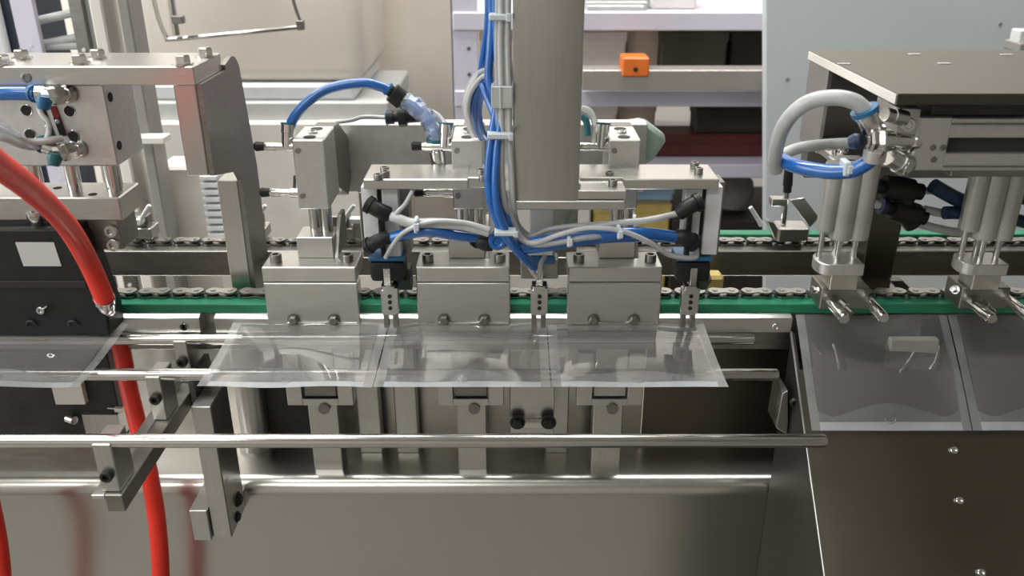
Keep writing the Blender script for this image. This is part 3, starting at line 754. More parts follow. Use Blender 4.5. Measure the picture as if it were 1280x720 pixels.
# black elbow fittings
def elbow(name, p0, p1, p2, r, label, m='black_plastic', group='black elbow fittings on the gantry'):
    t = thing(name, label, 'fitting', p1, group)
    MB().tube([p0, p1, p2], r, 12, 5).build('body', m, t)
    d = (p0 - p1).normalized()
    MB().lathe(p0 - d * r * 0.3, p0 + d * r * 0.5, [(0, r * 1.2), (0.8, r * 1.2), (1, r * 0.9)], 14).build('collar', m, t)
    MB().cyl(p0 + d * r * 0.5, p0 + d * r * 0.55, r * 0.6, n=12).build('bore', 'grey_tube', t)
    return t
e1 = T([(462, 256, 0.655), (474, 263, 0.653), (486, 268, 0.655)])
elbow('elbow_fitting', e1[0], e1[1], e1[2], 0.0062, 'black elbow fitting at the top of the left gantry leg')
e2 = T([(461, 307, 0.655), (473, 301, 0.653), (486, 296, 0.655)])
elbow('elbow_fitting', e2[0], e2[1], e2[2], 0.0058, 'black elbow fitting low on the left gantry leg')
e3 = T([(872, 253, 0.655), (860, 259, 0.653), (848, 266, 0.655)])
elbow('elbow_fitting', e3[0], e3[1], e3[2], 0.0064, 'black elbow fitting at the top of the right gantry leg')
e4 = T([(866, 303, 0.655), (856, 297, 0.653), (846, 296, 0.655)])
elbow('elbow_fitting', e4[0], e4[1], e4[2], 0.0064, 'black elbow fitting low on the right gantry leg')
e5 = T([(598, 298, 0.655), (606, 303, 0.65), (614, 304, 0.652)])
elbow('elbow_fitting', e5[0], e5[1], e5[2], 0.0068, 'black fitting where the left blue tube meets the bundle')
q = at(622, 303, 0.642)
t = thing('round_cap', 'round blue cap where the tubes gather below the column', 'cap', q)
MB().lathe(q + Vector((0, 0.006, 0)), q, [(0, 0.0075), (0.7, 0.0075), (1, 0.006), (1, 0.004), (0.85, 0.003)], 18).build('disc', 'blue_tube', t)
MB().cyl(q + Vector((0, 0.018, 0)), q + Vector((0, 0.006, 0)), 0.005, n=12).build('stem', 'black_plastic', t)

# ------------------------------------------------------------------ tubes and cables of the gantry
B, G = 'blue_tube', 'grey_tube'
grp = 'tubes bundled on the column'
hose('air_hose', [(613, -60, .655), (615, 20, .655), (613, 60, .652), (611, 100, .65), (620, 130, .645), (615, 170, .64), (610, 215, .635), (614, 255, .632), (628, 290, .632), (650, 318, .637), (668, 335, .65)], 0.0032, B, 'leftmost blue air hose of the column bundle curving to the middle gripper', 'hose', grp)
hose('air_hose', [(618, -60, .65), (620, 20, .65), (622, 70, .648), (626, 110, .643), (626, 150, .64), (621, 190, .635), (619, 235, .63), (624, 270, .628), (640, 302, .632), (662, 326, .65)], 0.0030, B, 'second blue air hose of the column bundle lying along the grey cables', 'hose', grp)
hose('air_hose', [(609, -60, .66), (610, 20, .66), (604, 70, .665), (601, 95, .668), (606, 115, .66), (619, 150, .648), (624, 190, .64), (625, 240, .638), (640, 285, .64), (655, 300, .645)], 0.0026, B, 'thin blue air hose bulging out left beside the loop', 'hose', grp)
for k, (dx, r, m) in enumerate(((0, .0021, 'clear_tube'), (4.5, .0024, G), (9, .0024, 'clear_tube'), (13, .0022, G))):
    w = ['thin clear cable at the left of the grey column bundle', 'grey cable second from the left in the column bundle', 'pale clear cable third from the left in the column bundle', 'grey cable lying closest to the steel column'][k]
    yy = .644 - .002 * (k % 2)
    ends = [[(640, 290, .64), (665, 304, .635), (700, 293, .632), (735, 285, .632), (775, 288, .632), (810, 302, .636), (838, 319, .645), (868, 322, .655), (871, 310, .66)],
            [(643, 280, .645), (660, 296, .65), (690, 286, .65), (740, 281, .648), (800, 276, .648), (846, 267, .652)],
            [(645, 285, .64), (655, 300, .638), (672, 306, .636), (700, 303, .634), (740, 296, .634), (790, 294, .643), (846, 296, .656)],
            [(648, 282, .65), (664, 296, .655), (680, 300, .66), (690, 306, .67)]][k]
    pts = [(622 + dx, -60, yy), (622 + dx, 18, yy), (621 + dx * 1.05, 60, yy), (622 + dx * 1.1, 118, yy - .003), (622 + dx * 1.15, 168, yy - .004), (620 + dx * 1.5, 215, yy - .006), (626 + dx * 1.2, 255, yy - .006)] + ends
    hose('cable', pts, r, m, w, 'cable', 'grey cables bundled on the column')
# runs to the left leg
hose('air_hose', [(598, 297, .652), (570, 294, .648), (540, 289, .646), (515, 291, .648), (487, 298, .655)], 0.0046, B, 'thick blue air hose running left from the bundle to the left leg', 'hose', 'blue hoses under the cross bar')
hose('air_hose', [(640, 309, .642), (672, 303, .640), (710, 297, .638), (750, 294, .638), (790, 291, .641), (820, 293, .646), (848, 297, .655)], 0.0050, B, 'thick blue air hose running right from the bundle to the right leg', 'hose', 'blue hoses under the cross bar')
hose('air_hose', [(632, 296, .64), (650, 312, .640), (690, 309, .640), (740, 301, .640), (790, 298, .645), (846, 299, .657)], 0.0030, B, 'slim blue air hose just below the thick right-hand blue hose', 'hose', 'blue hoses under the cross bar')
hose('cable', [(486, 268, .655), (497, 273, .65), (515, 279, .648), (545, 279, .645), (580, 282, .643), (612, 290, .64)], 0.0042, G, 'thick grey cable running from the top left elbow to the bundle', 'cable', 'cables under the cross bar')
hose('cable', [(482, 322, .655), (490, 308, .648), (503, 292, .644), (525, 281, .64), (550, 276, .638), (585, 279, .637), (612, 288, .636)], 0.0019, G, 'thin grey cable arching over the left blue hose', 'cable', 'cables under the cross bar')
hose('cable', [(490, 276, .65), (497, 265, .65), (506, 256, .655), (514, 242, .66), (516, 236, .668)], 0.0019, 'grey_tube', 'short grey cable rising to the cross bar beside the left leg', 'cable', 'cables under the cross bar')
hose('cable', [(730, 285, .645), (770, 279, .643), (810, 275, .645), (846, 267, .653)], 0.0026, 'clear_tube', 'clear cable running from the bundle to the top right elbow', 'cable', 'cables under the cross bar')
hose('cable', [(664, 300, .65), (690, 296, .66), (706, 280, .672), (716, 264, .68)], 0.0019, G, 'grey cable rising to the underside of the foot plate', 'cable', 'cables under the cross bar')
hose('air_hose', [(660, 330, .652), (667, 342, .655), (673, 346, .657), (676, 330, .66), (682, 320, .665)], 0.0020, 'clear_tube', 'clear tube ending at the middle gripper', 'hose', 'blue hoses under the cross bar')
# loop beside the post
hose('cable', [(612, 86, .66), (598, 92, .668), (585, 112, .675), (581, 135, .68), (586, 156, .69), (592, 170, .70)], 0.0022, 'clear_tube', 'pale cable loop bulging left of the column bundle', 'cable', 'loops left of the column')
hose('cable', [(612, 92, .655), (601, 98, .663), (589, 115, .67), (585, 135, .675), (589, 156, .685), (596, 170, .70)], 0.0019, G, 'grey cable loop just inside the pale loop', 'cable', 'loops left of the column')
hose('air_hose', [(612, 98, .66), (603, 104, .668), (594, 120, .675), (591, 140, .68), (596, 160, .69), (603, 172, .70)], 0.0034, B, 'blue air hose loop left of the column bundle', 'hose', 'loops left of the column')
hose('air_hose', [(614, 104, .662), (606, 112, .67), (600, 125, .677), (598, 142, .683), (602, 162, .69), (608, 172, .70)], 0.0028, B, 'inner blue air hose loop beside the bundle clip', 'hose', 'loops left of the column')
# ties and clip
def tie(px0, px1, py, Y, label, h=0.0022, name='cable_tie', m='tie_nylon', dep=0.012):
    a, b = at(px0, py, Y), at(px1, py, Y)
    t = thing(name, label, 'tie', (a + b) / 2, 'cable ties')
    MB().box(a.x, b.x, Y, Y + dep, a.z - h, a.z + h, 0.0008).build('strap', m, t)
    hh = min(h * 1.3, 0.003)
    MB().box(b.x - 0.0025, b.x + 0.0012, Y - 0.0015, Y + 0.002, a.z - hh, a.z + hh, 0.0005).build('lock_head', m, t)
    return t
tie(611, 637, 22, .637, 'white cable tie at the top of the column bundle')
tie(609, 640, 171, .630, 'white cable tie round the bundle level with the cylinder blocks')
tie(618, 646, 293, .622, 'white cable tie where the bundle bends below the column', 0.0018)
tie(772, 777, 293, .630, 'white cable tie round the right-hand blue hose', 0.0045)
tie(517, 522, 284, .634, 'white cable tie round the left-hand blue hose', 0.0055)
tie(709, 714, 303, .630, 'white cable tie hanging at the middle of the right blue hose', 0.0045)
t = thing('cable_clip', 'wide pale grey clip holding the bundle to the column', 'clip', at(627, 122, .645), None)
x0, x1, y0, y1, z0, z1 = F(614, 641, 108, 136, .634, .02)
MB().box(x0, x1, y0, y0 + 0.0025, z0, z1, 0.001).box(x0, x0 + 0.002, y0, y1, z0, z1, 0.0006).build('band', 'grey_tube', t)
MB().box(x0 + 0.006, x0 + 0.0075, y0 - 0.0008, y0, z0, z1, 0.0002).build('groove', 'label_paper', t)

# ------------------------------------------------------------------ blue arched hose on the leftmost cylinder
YA = 0.712
hose('air_hose', [(362, 163, .712), (366, 150, .713), (378, 134, .716), (400, 116, .72), (425, 107, .722), (455, 104, .724), (475, 108, .726), (487, 113, .727)], 0.0042, B, 'blue air hose arching from the left cylinder block to the black connector', 'hose')
t = thing('tube_connector', 'black tube connector at the top of the blue arch', 'connector', at(495, 119, .728))
a, b = at(485, 111, .727), at(505, 127, .729)
MB().lathe(a, b, [(0, 0.0050), (0.25, 0.0050), (0.26, 0.0082), (0.9, 0.0082), (1, 0.006)], 14).build('body', 'black_plastic', t)
MB().cyl(a - (b - a) * 0.05, a + (b - a) * 0.06, 0.0058, n=14).build('release_ring', 'blue_plastic', t)
t = thing('tube_connector', 'black tube connector lying behind the wrapped blue hose', 'connector', at(500, 147, .75))
a, b = at(484, 147, .752), at(524, 144, .752)
MB().lathe(a, b, [(0, 0.0060), (0.2, 0.0060), (0.21, 0.0045), (0.35, 0.0045), (0.36, 0.0088), (0.6, 0.0088), (0.61, 0.006), (1, 0.006)], 14).build('body', 'black_plastic', t)
MB().cyl(a - (b - a) * 0.04, a, 0.0068, n=12).build('end_ring', 'blue_plastic', t)
hose('cable', [(420, 153, .78), (440, 150, .775), (455, 146, .765), (484, 147, .752)], 0.0018, G, 'thin grey cable lying on the mount plate behind the blue arch', 'cable')
hose('air_hose', [(503, 126, .729), (518, 133, .726), (532, 146, .722), (541, 162, .718), (544, 176, .715)], 0.0052, B, 'blue air hose wrapped in clear film above the middle cylinder block', 'hose')
wrap = MB().tube(T([(506, 126, .728), (519, 133, .725), (533, 146, .721), (543, 162, .717), (547, 178, .714)]), 0.0078, 9, 4)
for v in wrap.bm.verts: v.co += Vector((random.uniform(-1, 1), random.uniform(-1, 1), random.uniform(-1, 1))) * 0.0012
tag(wrap.build('film_sleeve', 'wrap_film', None, 20), 'crinkled clear film sleeve around the blue hose', 'sleeve')
hose('air_hose', [(530, 138, .735), (545, 143, .73), (556, 156, .725), (560, 170, .72)], 0.0026, 'clear_tube', 'clear tube dropping beside the film-wrapped hose', 'hose')
t = thing('hose_fitting', 'silver hose fitting below the film-wrapped blue hose', 'fitting', at(546, 205, .712))
a, b = at(545, 176, .714), at(549, 208, .712)
MB().lathe(a, b, [(0, 0.0075), (0.25, 0.0075), (0.26, 0.0058), (0.4, 0.0058), (0.41, 0.0066), (1, 0.0066)], 16).build('barrel', 'chrome', t)
MB().cyl(a + Vector((0, 0, 0.002)), a - Vector((0, 0, 0.001)), 0.0082, n=16).build('release_ring', 'teal_plastic', t)
# tubes just right of the column
hose('air_hose', [(727, 135, .74), (738, 140, .74), (744, 158, .735), (742, 185, .73)], 0.0028, 'clear_tube', 'clear tube looping out right of the column', 'hose')
hose('air_hose', [(727, 145, .735), (733, 152, .733), (735, 170, .73)], 0.0030, 'teal_plastic', 'short teal tube beside the column right edge', 'hose')

# ================================================================== left station
LY = 0.660
lf = thing('left_gantry', 'steel gantry bar with a dark side plate and leg at the left', 'gantry', (-0.25, 0.72, 0.955))
zt, zb = Z(83, LY), Z(107, LY)
xe = X(243, 95, LY)
MB().box(-0.56, xe, LY, LY + 0.066, zb, zt, 0.0008).build('bar', 'steel', lf)
for (px, py) in ((4, 80), (28, 73), (100, 79), (123, 72), (229, 80), (257, 70)):
    yq = YZ(py + 1, zt)
    MB().bolt(at(px, py + 1, yq), UP, 0.0058, 0.0075).build('bolt', 'chrome', lf)
q = at(33, 97, LY)
MB().bolt(q, FRONT, 0.0038, 0.001, False).build('plug', 'dark_steel', lf)
px0, px1 = X(217, 112, LY + 0.004), xe - 0.0003
ys = LY + 0.004
MB().box(px0, px1 - 0.0015, ys, ys + 0.062, Z(220, ys), zb, 0.0008).build('bracket_block', 'steel_vertical', lf)
# side plate with rounded rear top corner
yb_ = 0.765; zt2 = zt - 0.006
prof = [(ys + 0.001, Z(220, ys)), (ys + 0.001, zb), (LY + 0.0665, zb), (LY + 0.0665, zt2 - 0.004)]
for k in range(7):
    a = math.pi / 2 - k * math.pi / 12
    prof.append((yb_ - 0.02 + 0.02 * math.cos(a), zt2 - 0.018 + 0.018 * math.sin(a)))
prof += [(0.780, Z(222, 0.74)), (0.780, 0.966), (0.731, 0.966), (0.731, Z(225, 0.731)), (0.722, Z(214, 0.722))]
MB().prism(prof, 'x', px1 - 0.0012, px1 + 0.0028).build('side_plate', 'dark_steel', lf)
MB().box(px0 - 0.001, px1 - 0.0014, 0.731, 0.780, 0.966, Z(226, 0.731), 0.0008).build('leg', 'steel_vertical', lf)
MB().box(px0 - 0.001, px1 + 0.0026, 0.729, 0.785, 0.950, 0.966, 0.0008).build('leg_foot', 'dark_steel', lf)

lu = thing('press_cylinder', 'large grey guided press cylinder hanging from the left gantry bar', 'cylinder', (-0.36, 0.68, 1.10))
BY = LY + 0.006
x1b = X(130, 112, BY) 
zb0 = Z(208, BY)
blk = MB().box(-0.50, x1b, BY, BY + 0.052, zb0, zb - 0.0002, 0.0012).build('body', 'aluminium', lu)
for (px, py) in ((33, 138), (87, 139), (38, 168), (92, 170)):
    q = at(px, py, BY)
    MB().cyl(q + Vector((0, 0.0002, 0)), q + FRONT * 0.0004, 0.0040, n=16).build('bolt_hole', 'hole_black', blk)
    MB().tube([q + Vector((0.0044 * math.cos(k * math.pi / 8), -0.0003, 0.0044 * math.sin(k * math.pi / 8))) for k in range(17)], 0.0004, 5, 1).build('hole_rim', 'chrome', blk)
for (px, m, w) in ((54, 'black_plastic', 6), (69.5, 'sensor_red', 8)):
    x0, x1, y0, y1, z0, z1 = F(px - w / 2, px + w / 2, 133 if w == 8 else 128, 170, BY - 0.0012, 0.0013)
    sx = 0.0035 if w == 8 else 0.004
    g = MB().prism([(x0, z1), (x1, z1), (x1 + sx, z0), (x0 + sx, z0)], 'y', y0, y1, 0.0002).build('sensor', m, lu)
    if w == 8:
        zc = z0 + (z1 - z0) * 0.62
        MB().prism([(x0 + 0.0014, zc), (x1 + 0.0014, zc), (x1 + sx, z0), (x0 + sx, z0)], 'y', y0 - 0.0003, y0, 0).build('sensor_body', 'black_plastic', g)
    q = Vector(((x0 + x1 + sx) / 2, y0 - 0.0004, (z0 + z1) / 2 - (0 if w == 8 else 0.006)))
    MB().bolt(q, FRONT, 0.0017, 0.0006, False).build('sensor_screw', 'chrome', g)
for (py) in (120, 180):
    q = at(134, py, BY + 0.012)
    MB().cyl((x1b, BY + 0.008, q.z), (x1b + 0.0006, BY + 0.008, q.z), 0.0036, n=14).build('side_port', 'hole_black', blk)
# elbow fittings with nuts (upper and lower)
def swivel(pn, pe, Y, label, ring):
    t = thing('swivel_fitting', label, 'fitting', at(pn[0], pn[1], BY), 'fittings on the press cylinder')
    q = at(pn[0], pn[1], BY)
    o_ = q + Vector((0, -0.021, 0)) - Vector((0.009, 0, -0.002))
    MB().lathe(q, o_, [(0, 0.0070), (0.25, 0.0070), (0.26, 0.0056), (0.5, 0.0056)], 16).build('stem', 'chrome', t)
    MB().lathe(q + (o_ - q) * 0.45, o_, [(0, 0.0078), (0.55, 0.0078), (0.56, 0.0066), (1, 0.0058)], 6).build('nut', 'chrome', t)
    e = at(pe[0], pe[1], o_.y + 0.006)
    MB().lathe(o_ + Vector((0, 0.008, 0)), e, [(0, 0.0056), (0.3, 0.0056), (0.31, 0.0062), (0.95, 0.0062), (1, 0.005)], 16).build('barrel', 'chrome', t)
    d = (e - o_).normalized()
    MB().cyl(e - d * 0.001, e + d * 0.0028, 0.0068, n=16).build('release_ring', ring, t)
    MB().lathe(o_, o_ + Vector((-0.002, -0.002, -0.009)), [(0, 0.0050), (0.4, 0.0058), (1, 0.004)], 12).build('adjust_knob', ring, t)
    return e
e1 = swivel((88, 117), (44, 117), BY, 'silver swivel fitting feeding the blue hose at the top left', 'blue_plastic')
e2 = swivel((100, 186), (54, 181), BY, 'silver swivel fitting at the bottom of the press cylinder', 'teal_plastic')
hose('air_hose', [e1, e1 + Vector((-0.02, 0, 0.0002)), e1 + Vector((-0.05, 0.004, -0.001)), e1 + Vector((-0.10, 0.01, 0.0))], 0.0052, B, 'blue air hose entering the frame at the upper left', 'hose', world_pts=True)
hose('cable', [(-30, 152, .60), (0, 162, .615), (18, 172, .63), (35, 177, .64), (60, 176, .645), (78, 173, .652)], 0.0026, G, 'grey cable crossing the lower part of the press cylinder', 'cable')
hose('cable', [(-30, 165, .60), (5, 172, .615), (22, 179, .63), (40, 183, .643), (52, 181, .65)], 0.0032, 'clear_tube', 'pale tube leading into the lower swivel fitting', 'hose')
hose('cable', [(48, 131, .658), (52, 143, .655), (60, 152, .655), (61, 165, .657), (58, 174, .65)], 0.0020, 'white_plastic', 'short white sensor lead on the press cylinder face', 'cable')
# pale sleeve
t_ = MB().tube(T([(-10, 155, .605), (6, 163, .618), (20, 170, .632)]), 0.0042, 10, 4)
tag(t_.build('cable_sleeve', 'wrap_film'), 'pale sleeve around the cable at the left edge', 'sleeve')
# guide rods and lower block
for (px, r) in ((42, .0062), (90, .0058), (140, .0068)):
    q = at(px, 215, BY + 0.022)
    MB().cyl((q.x, BY + 0.022, zb0 + 0.004), (q.x, BY + 0.022, Z(240, BY + 0.02)), r, n=18).build('guide_rod', 'chrome', lu)
jy = LY + 0.008
zj1, zj0 = Z(247, jy), Z(276, jy)
lb = MB().box(-0.47, X(151, 262, jy), jy, jy + 0.042, zj0, zj1, 0.0010).build('press_block', 'steel', lu)
for (px, py) in ((72, 235), (116, 243)):
    yq = YZ(py, zj1); q = at(px, py, yq)
    MB().cyl(q, q + UP * 0.0003, 0.0035, n=14).build('counterbore', 'hole_black', lb)
MB().box(X(120, 290, jy + 0.02), X(153, 290, jy + 0.012), jy + 0.008, jy + 0.042, Z(312, jy + 0.008), zj0, 0.0008).build('lower_carrier', 'dark_steel', lu)
for (px, py) in ((140, 288), (143, 305)):
    MB().bolt(at(px, py, jy + 0.008), FRONT, 0.0054, 0.004, False).build('socket_screw', 'steel', lu)

# black heated jaw
bj = thing('black_jaw', 'matte black heated jaw block with a pale label window', 'jaw', (-0.40, 0.67, 0.985))
jy = LY - 0.004
jx1 = X(122, 345, jy)
prof = [(-0.47, 0.9845), (-0.47, Z(287, jy)), (X(93, 288, jy), Z(287, jy)), (X(101, 300, jy), Z(300, jy)), (X(134, 392, jy), Z(392, jy)), (X(134, 401, jy), 0.9845)]
MB().prism(prof, 'y', jy, jy + 0.030, 0.0015).build('body', 'black_plastic', bj)
x0, x1, y0, y1, z0, z1 = F(24, 72, 303, 333, jy - 0.0006, 0.0006)
MB().prism([(x0 - 0.001, z1), (x1 - 0.001, z1), (x1 + 0.001, z0), (x0 + 0.001, z0)], 'y', y0, y1, 0.0002).build('label_window', 'label_paper', bj)
MB().box(-0.47, X(108, 355, jy), jy - 0.001, jy + 0.002, Z(360, jy), Z(351, jy), 0.0005).build('step_groove', 'hole_black', bj)
MB().bolt(at(52, 387, jy), FRONT, 0.0034, 0.003, False).build('screw', 'chrome', bj)
q = at(53, 387, jy - 0.002)
MB().tube([q, q + Vector((0.006, -0.002, 0.0045))], 0.0009, 6).build('pin', 'chrome', bj)
MB().lathe(Vector((X(46, 275, jy + 0.01), jy + 0.01, Z(288, jy))), Vector((X(44, 272, jy + 0.01), jy + 0.01, Z(270, jy))), [(0, 0.004), (0.3, 0.005), (0.7, 0.0065), (1, 0.0062), (1, 0.004), (0.7, 0.0035)], 14).build('top_screw', 'chrome', bj)
for px in (40, 92):
    q = at(px, 405, jy)
    MB().tube([q + Vector((-0.0045, 0, -0.001)), q + Vector((-0.002, -0.002, 0.003)), q + Vector((0.002, -0.002, 0.003)), q + Vector((0.0045, 0, -0.001))], 0.0012, 6, 4).build('bag_clip', 'black_iron', bj)
# lower black heater under the pouch
lh = thing('black_heater', 'black heater block with two grey plates under the left pouch', 'heater', (-0.42, 0.71, DZ))
hy = 0.700
MB().box(-0.60, X(146, 500, hy), hy, hy + 0.03, Z(549, hy), 0.945, 0.001).build('body', 'black_iron', lh)
MB().box(*F(66, 104, 478, 506, hy - 0.006, 0.008), 0.0005).build('grey_plate', 'pale_paint', lh)
MB().box(*F(105, 150, 519, 548, hy - 0.006, 0.02), 0.0005).build('grey_plate', 'steel_vertical', lh)
q = at(85, 523, hy - 0.004); MB().cyl(q, q + Vector((0.008, -0.004, 0)), 0.004, n=12).build('stud', 'chrome', lh)
q = at(135, 510, hy - 0.002); MB().lathe(q, q + Vector((0.016, -0.002, 0)), [(0, 0.0012), (0.5, 0.0012), (0.51, 0.0036), (1, 0.0036)], 10).build('side_screw', 'chrome', lh)
MB().box(-0.58, X(128, 560, hy), hy + 0.004, hy + 0.026, DZ - 0.001, Z(549, hy), 0.001).build('stand', 'dark_steel', lh)

# red hoses
hose('red_hose', [(-90, 150, .38), (-40, 178, .42), (0, 208, .47), (30, 230, .51), (62, 258, .56), (88, 288, .60), (108, 322, .625), (122, 352, .635), (131, 374, .64)], 0.0078, 'red_rubber', 'thick red hose sweeping over the black jaw from the left edge', 'hose', 'red hoses')
hose('red_hose', [(150, 428, .700), (155, 452, .695), (160, 480, .686), (172, 530, .670), (186, 590, .655), (196, 650, .645), (201, 720, .635), (200, 800, .63), (196, 900, .625), (190, 1050, .62), (186, 1300, .62), (186, 1700, .62)], 0.0080, 'red_rubber', 'red hose hanging down behind the rods beside the clamp arm', 'hose', 'red hoses')
hose('red_hose', [(-22, 560, .62), (-14, 620, .62), (-4, 670, .62), (2, 720, .615), (4, 800, .60), (6, 950, .60), (8, 1200, .60), (8, 1700, .60)], 0.0080, 'red_rubber', 'red hose just showing at the lower left corner', 'hose', 'red hoses')
t = thing('hose_end_fitting', 'brass-grey elbow at the end of the upper red hose', 'fitting', at(133, 380, .645), 'fittings')
MB().lathe(at(130, 372, .64), at(133, 386, .646), [(0, 0.0085), (0.3, 0.0085), (0.31, 0.0070), (0.7, 0.0070), (1, 0.006)], 14).build('ferrule', 'chrome', t)
MB().tube(T([(133, 384, .646), (137, 390, .65), (138, 380, .655), (136, 372, .66)]), 0.004, 10, 4).build('elbow', 'steel', t)

# ================================================================== rear chain grippers with levers
def rear_grip(px, py, label, flip=1):
    Y = 0.852
    q = at(px, py, Y); zc = 1.0015
    t = thing('chain_gripper', label, 'gripper', (q.x, Y, zc), 'grippers riding the rear chain')
    MB().box(q.x - 0.016, q.x + 0.010, Y - 0.008, Y + 0.014, zc, zc + 0.012, 0.001).build('body', 'steel', t)
    MB().box(q.x - 0.012, q.x + 0.006, Y - 0.004, Y + 0.010, zc + 0.012, zc + 0.024, 0.001).build('block', 'dark_steel', t)
    b_ = Vector((q.x, Y - 0.008, zc + 0.020))
    MB().lathe(b_, b_ + Vector((0.014 * flip, -0.002, 0.018)), [(0, 0.0030), (0.15, 0.0022), (0.9, 0.0024), (1, 0.0018)], 10).build('lever', 'white_plastic', t)
    MB().lathe(b_ + Vector((0, 0.004, 0)), b_ + Vector((0, -0.005, 0)), [(0, 0.0042), (0.7, 0.0042), (1, 0.003)], 12).build('pivot', 'white_plastic', t)
    return t
rear_grip(180, 282, 'small chain gripper with a white lever left of the gantry leg')
rear_grip(322, 285, 'small chain gripper with a white lever just right of the gantry leg')
rear_grip(430, 280, 'small chain gripper with a white lever between the left jaw and the gantry')
t = thing('cross_bracket', 'small pale bracket bar behind the left gantry leg', 'bracket', at(452, 275, .83))
MB().box(*F(436, 470, 274, 280, .85, .01), 0.0005).build('bar', 'white_plastic', t)
MB().box(*F(442, 458, 279, 305, .85, .012), 0.0005).build('post', 'steel', t)
# detailed one at the right with a post, knob and flap
Y = 0.845
q = at(975, 300, Y); zc = 1.0015
t = thing('chain_gripper', 'chain gripper with a black knob post and tilted flap right of the gantry', 'gripper', (q.x, Y, zc), 'grippers riding the rear chain')
MB().box(q.x - 0.006, q.x + 0.026, Y - 0.010, Y + 0.014, zc, zc + 0.016, 0.002).build('body', 'steel', t)
MB().prism([(q.x - 0.018, zc + 0.022), (q.x - 0.010, zc + 0.020), (q.x + 0.004, zc), (q.x - 0.006, zc)], 'y', Y - 0.006, Y + 0.006, 0.0006).build('arm', 'steel', t)
a, b = at(952, 281, Y - 0.01), at(938, 259, Y - 0.012)
MB().lathe(a, b, [(0, 0.0032), (0.2, 0.0024), (1, 0.0022)], 10).build('lever', 'white_plastic', t)
a, b = at(979, 280, Y), at(983, 240, Y)
MB().cyl(a, b, 0.0030, n=12).build('threaded_post', 'chrome', t)
a, b = at(984, 240, Y), at(986, 211, Y)
MB().lathe(a, b, [(0, 0.0042), (0.28, 0.0042), (0.29, 0.0050), (1, 0.0044)], 12).build('knob', 'black_plastic', t)
MB().box(*F(965, 985, 249, 258, Y - 0.004, 0.012), 0.0006).build('tab', 'chrome', t)
fl = [at(987, 250, Y - 0.004), at(1005, 247, Y - 0.004), at(1024, 272, Y - 0.004), at(1012, 284, Y - 0.004)]
MB().prism([(p.x, p.z) for p in fl], 'y', Y - 0.005, Y - 0.001, 0.0004).build('flap', 'steel', t)

# ================================================================== right station
PZ = 1.2045
rs = thing('right_top_plate', 'large brown-grey steel plate over the right-hand station', 'plate', (0.45, 0.68, 1.185))
MB().box(0.2564, 0.80, 0.580, 0.768, Z(132, 0.580), PZ, 0.0008).build('plate', 'plate_steel', rs)
MB().box(0.2560, 0.2566, 0.581, 0.767, Z(132, 0.580) + 0.0006, PZ - 0.0006, 0.0002).build('cut_edge', 'pale_paint', rs)
for (px, py) in ((1055, 80), (1180, 79.5), (1143, 68), (1258, 68.5)):
    yq = YZ(py, PZ); q = at(px, py, yq)
    MB().box(q.x - 0.0050, q.x + 0.0050, yq - 0.002, yq + 0.002, PZ - 0.0002, PZ + 0.0006, 0.0002).build('slot_plug', 'grey_tube', rs)
# support bracket below the plate
rb = thing('plate_bracket', 'dark box bracket with a bolted ledge under the right plate', 'bracket', (0.31, 0.75, 1.09))
zu = Z(132, 0.580)
yb0 = 0.70
MB().box(X(1024, 150, yb0 + 0.04), X(1024, 150, yb0 + 0.04) + 0.004, yb0 + 0.035, 0.785, Z(192, 0.735), zu, 0.0005).build('side_cheek', 'steel', rb)
MB().box(X(1024, 150, yb0 + 0.04) + 0.004, 0.42, 0.768, 0.785, 1.09, zu, 0.0005).build('rear_wall', 'dark_steel', rb)
lx0 = X(1022, 195, 0.735)
MB().box(lx0, lx0 + 0.060, 0.690, 0.785, Z(205, 0.700), Z(195, 0.700), 0.0006).build('ledge', 'steel', rb)
for (px, py) in ((1041, 188), (1053, 192)):
    yq = YZ(py, Z(195, 0.700))
    MB().bolt(at(px, py, yq), UP, 0.0045, 0.005, False).build('ledge_bolt', 'chrome', rb)
# post behind
rp = thing('rear_post', 'brown-grey steel post behind the right cylinders', 'post', (0.375, 0.80, 0.994))
yp = 0.79
MB().box(X(1083, 310, yp), X(1122, 310, yp), yp, yp + 0.03, 0.966, 1.09, 0.0008).build('column', 'chute_steel', rp)
MB().prism([(X(1108, 345, yp), Z(346, yp)), (X(1124, 345, yp), Z(346, yp)), (X(1152, 372, yp), Z(374, yp)), (X(1128, 372, yp), Z(374, yp))], 'y', yp - 0.01, yp, 0.0006).build('brace', 'dark_steel', rp)
# linear guide block
gb = thing('slide_unit', 'aluminium slide unit with a long dark slot under the right plate', 'slide', (0.40, 0.61, 1.13))
gy = 0.592
x0 = X(1143, 180, gy); z1, z0 = Z(146, gy), Z(214, gy)
gyb = gy + 0.075
zs1, zs0 = Z(173, gy), Z(192, gy); xs = X(1185, 182, gy)
MB().box(x0, xs, gy, gyb, z0, z1, 0.0010).build('end_block', 'aluminium', gb)
MB().box(xs, 0.80, gy + 0.0008, gyb, zs1, z1 - 0.0012, 0.0006).build('upper_rail', 'cast_aluminium', gb)
MB().box(xs, 0.80, gy + 0.0008, gyb, z0, zs0, 0.0006).build('lower_rail', 'cast_aluminium', gb)
MB().box(xs, 0.80, gy + 0.006, gyb - 0.002, zs0, zs1, 0.0).build('slot', 'black_iron', gb)
MB().box(xs, 0.80, gy - 0.0008, gy + 0.0008, Z(156, gy), Z(154, gy), 0.0001).box(xs, 0.80, gy - 0.0008, gy + 0.0008, Z(209, gy), Z(207.5, gy), 0.0001).build('trim_line', 'dark_steel', gb)
MB().box(x0 + 0.01, 0.80, gy + 0.004, gyb, z1, zu - 0.0002, 0.0005).build('spacer', 'black_iron', gb)
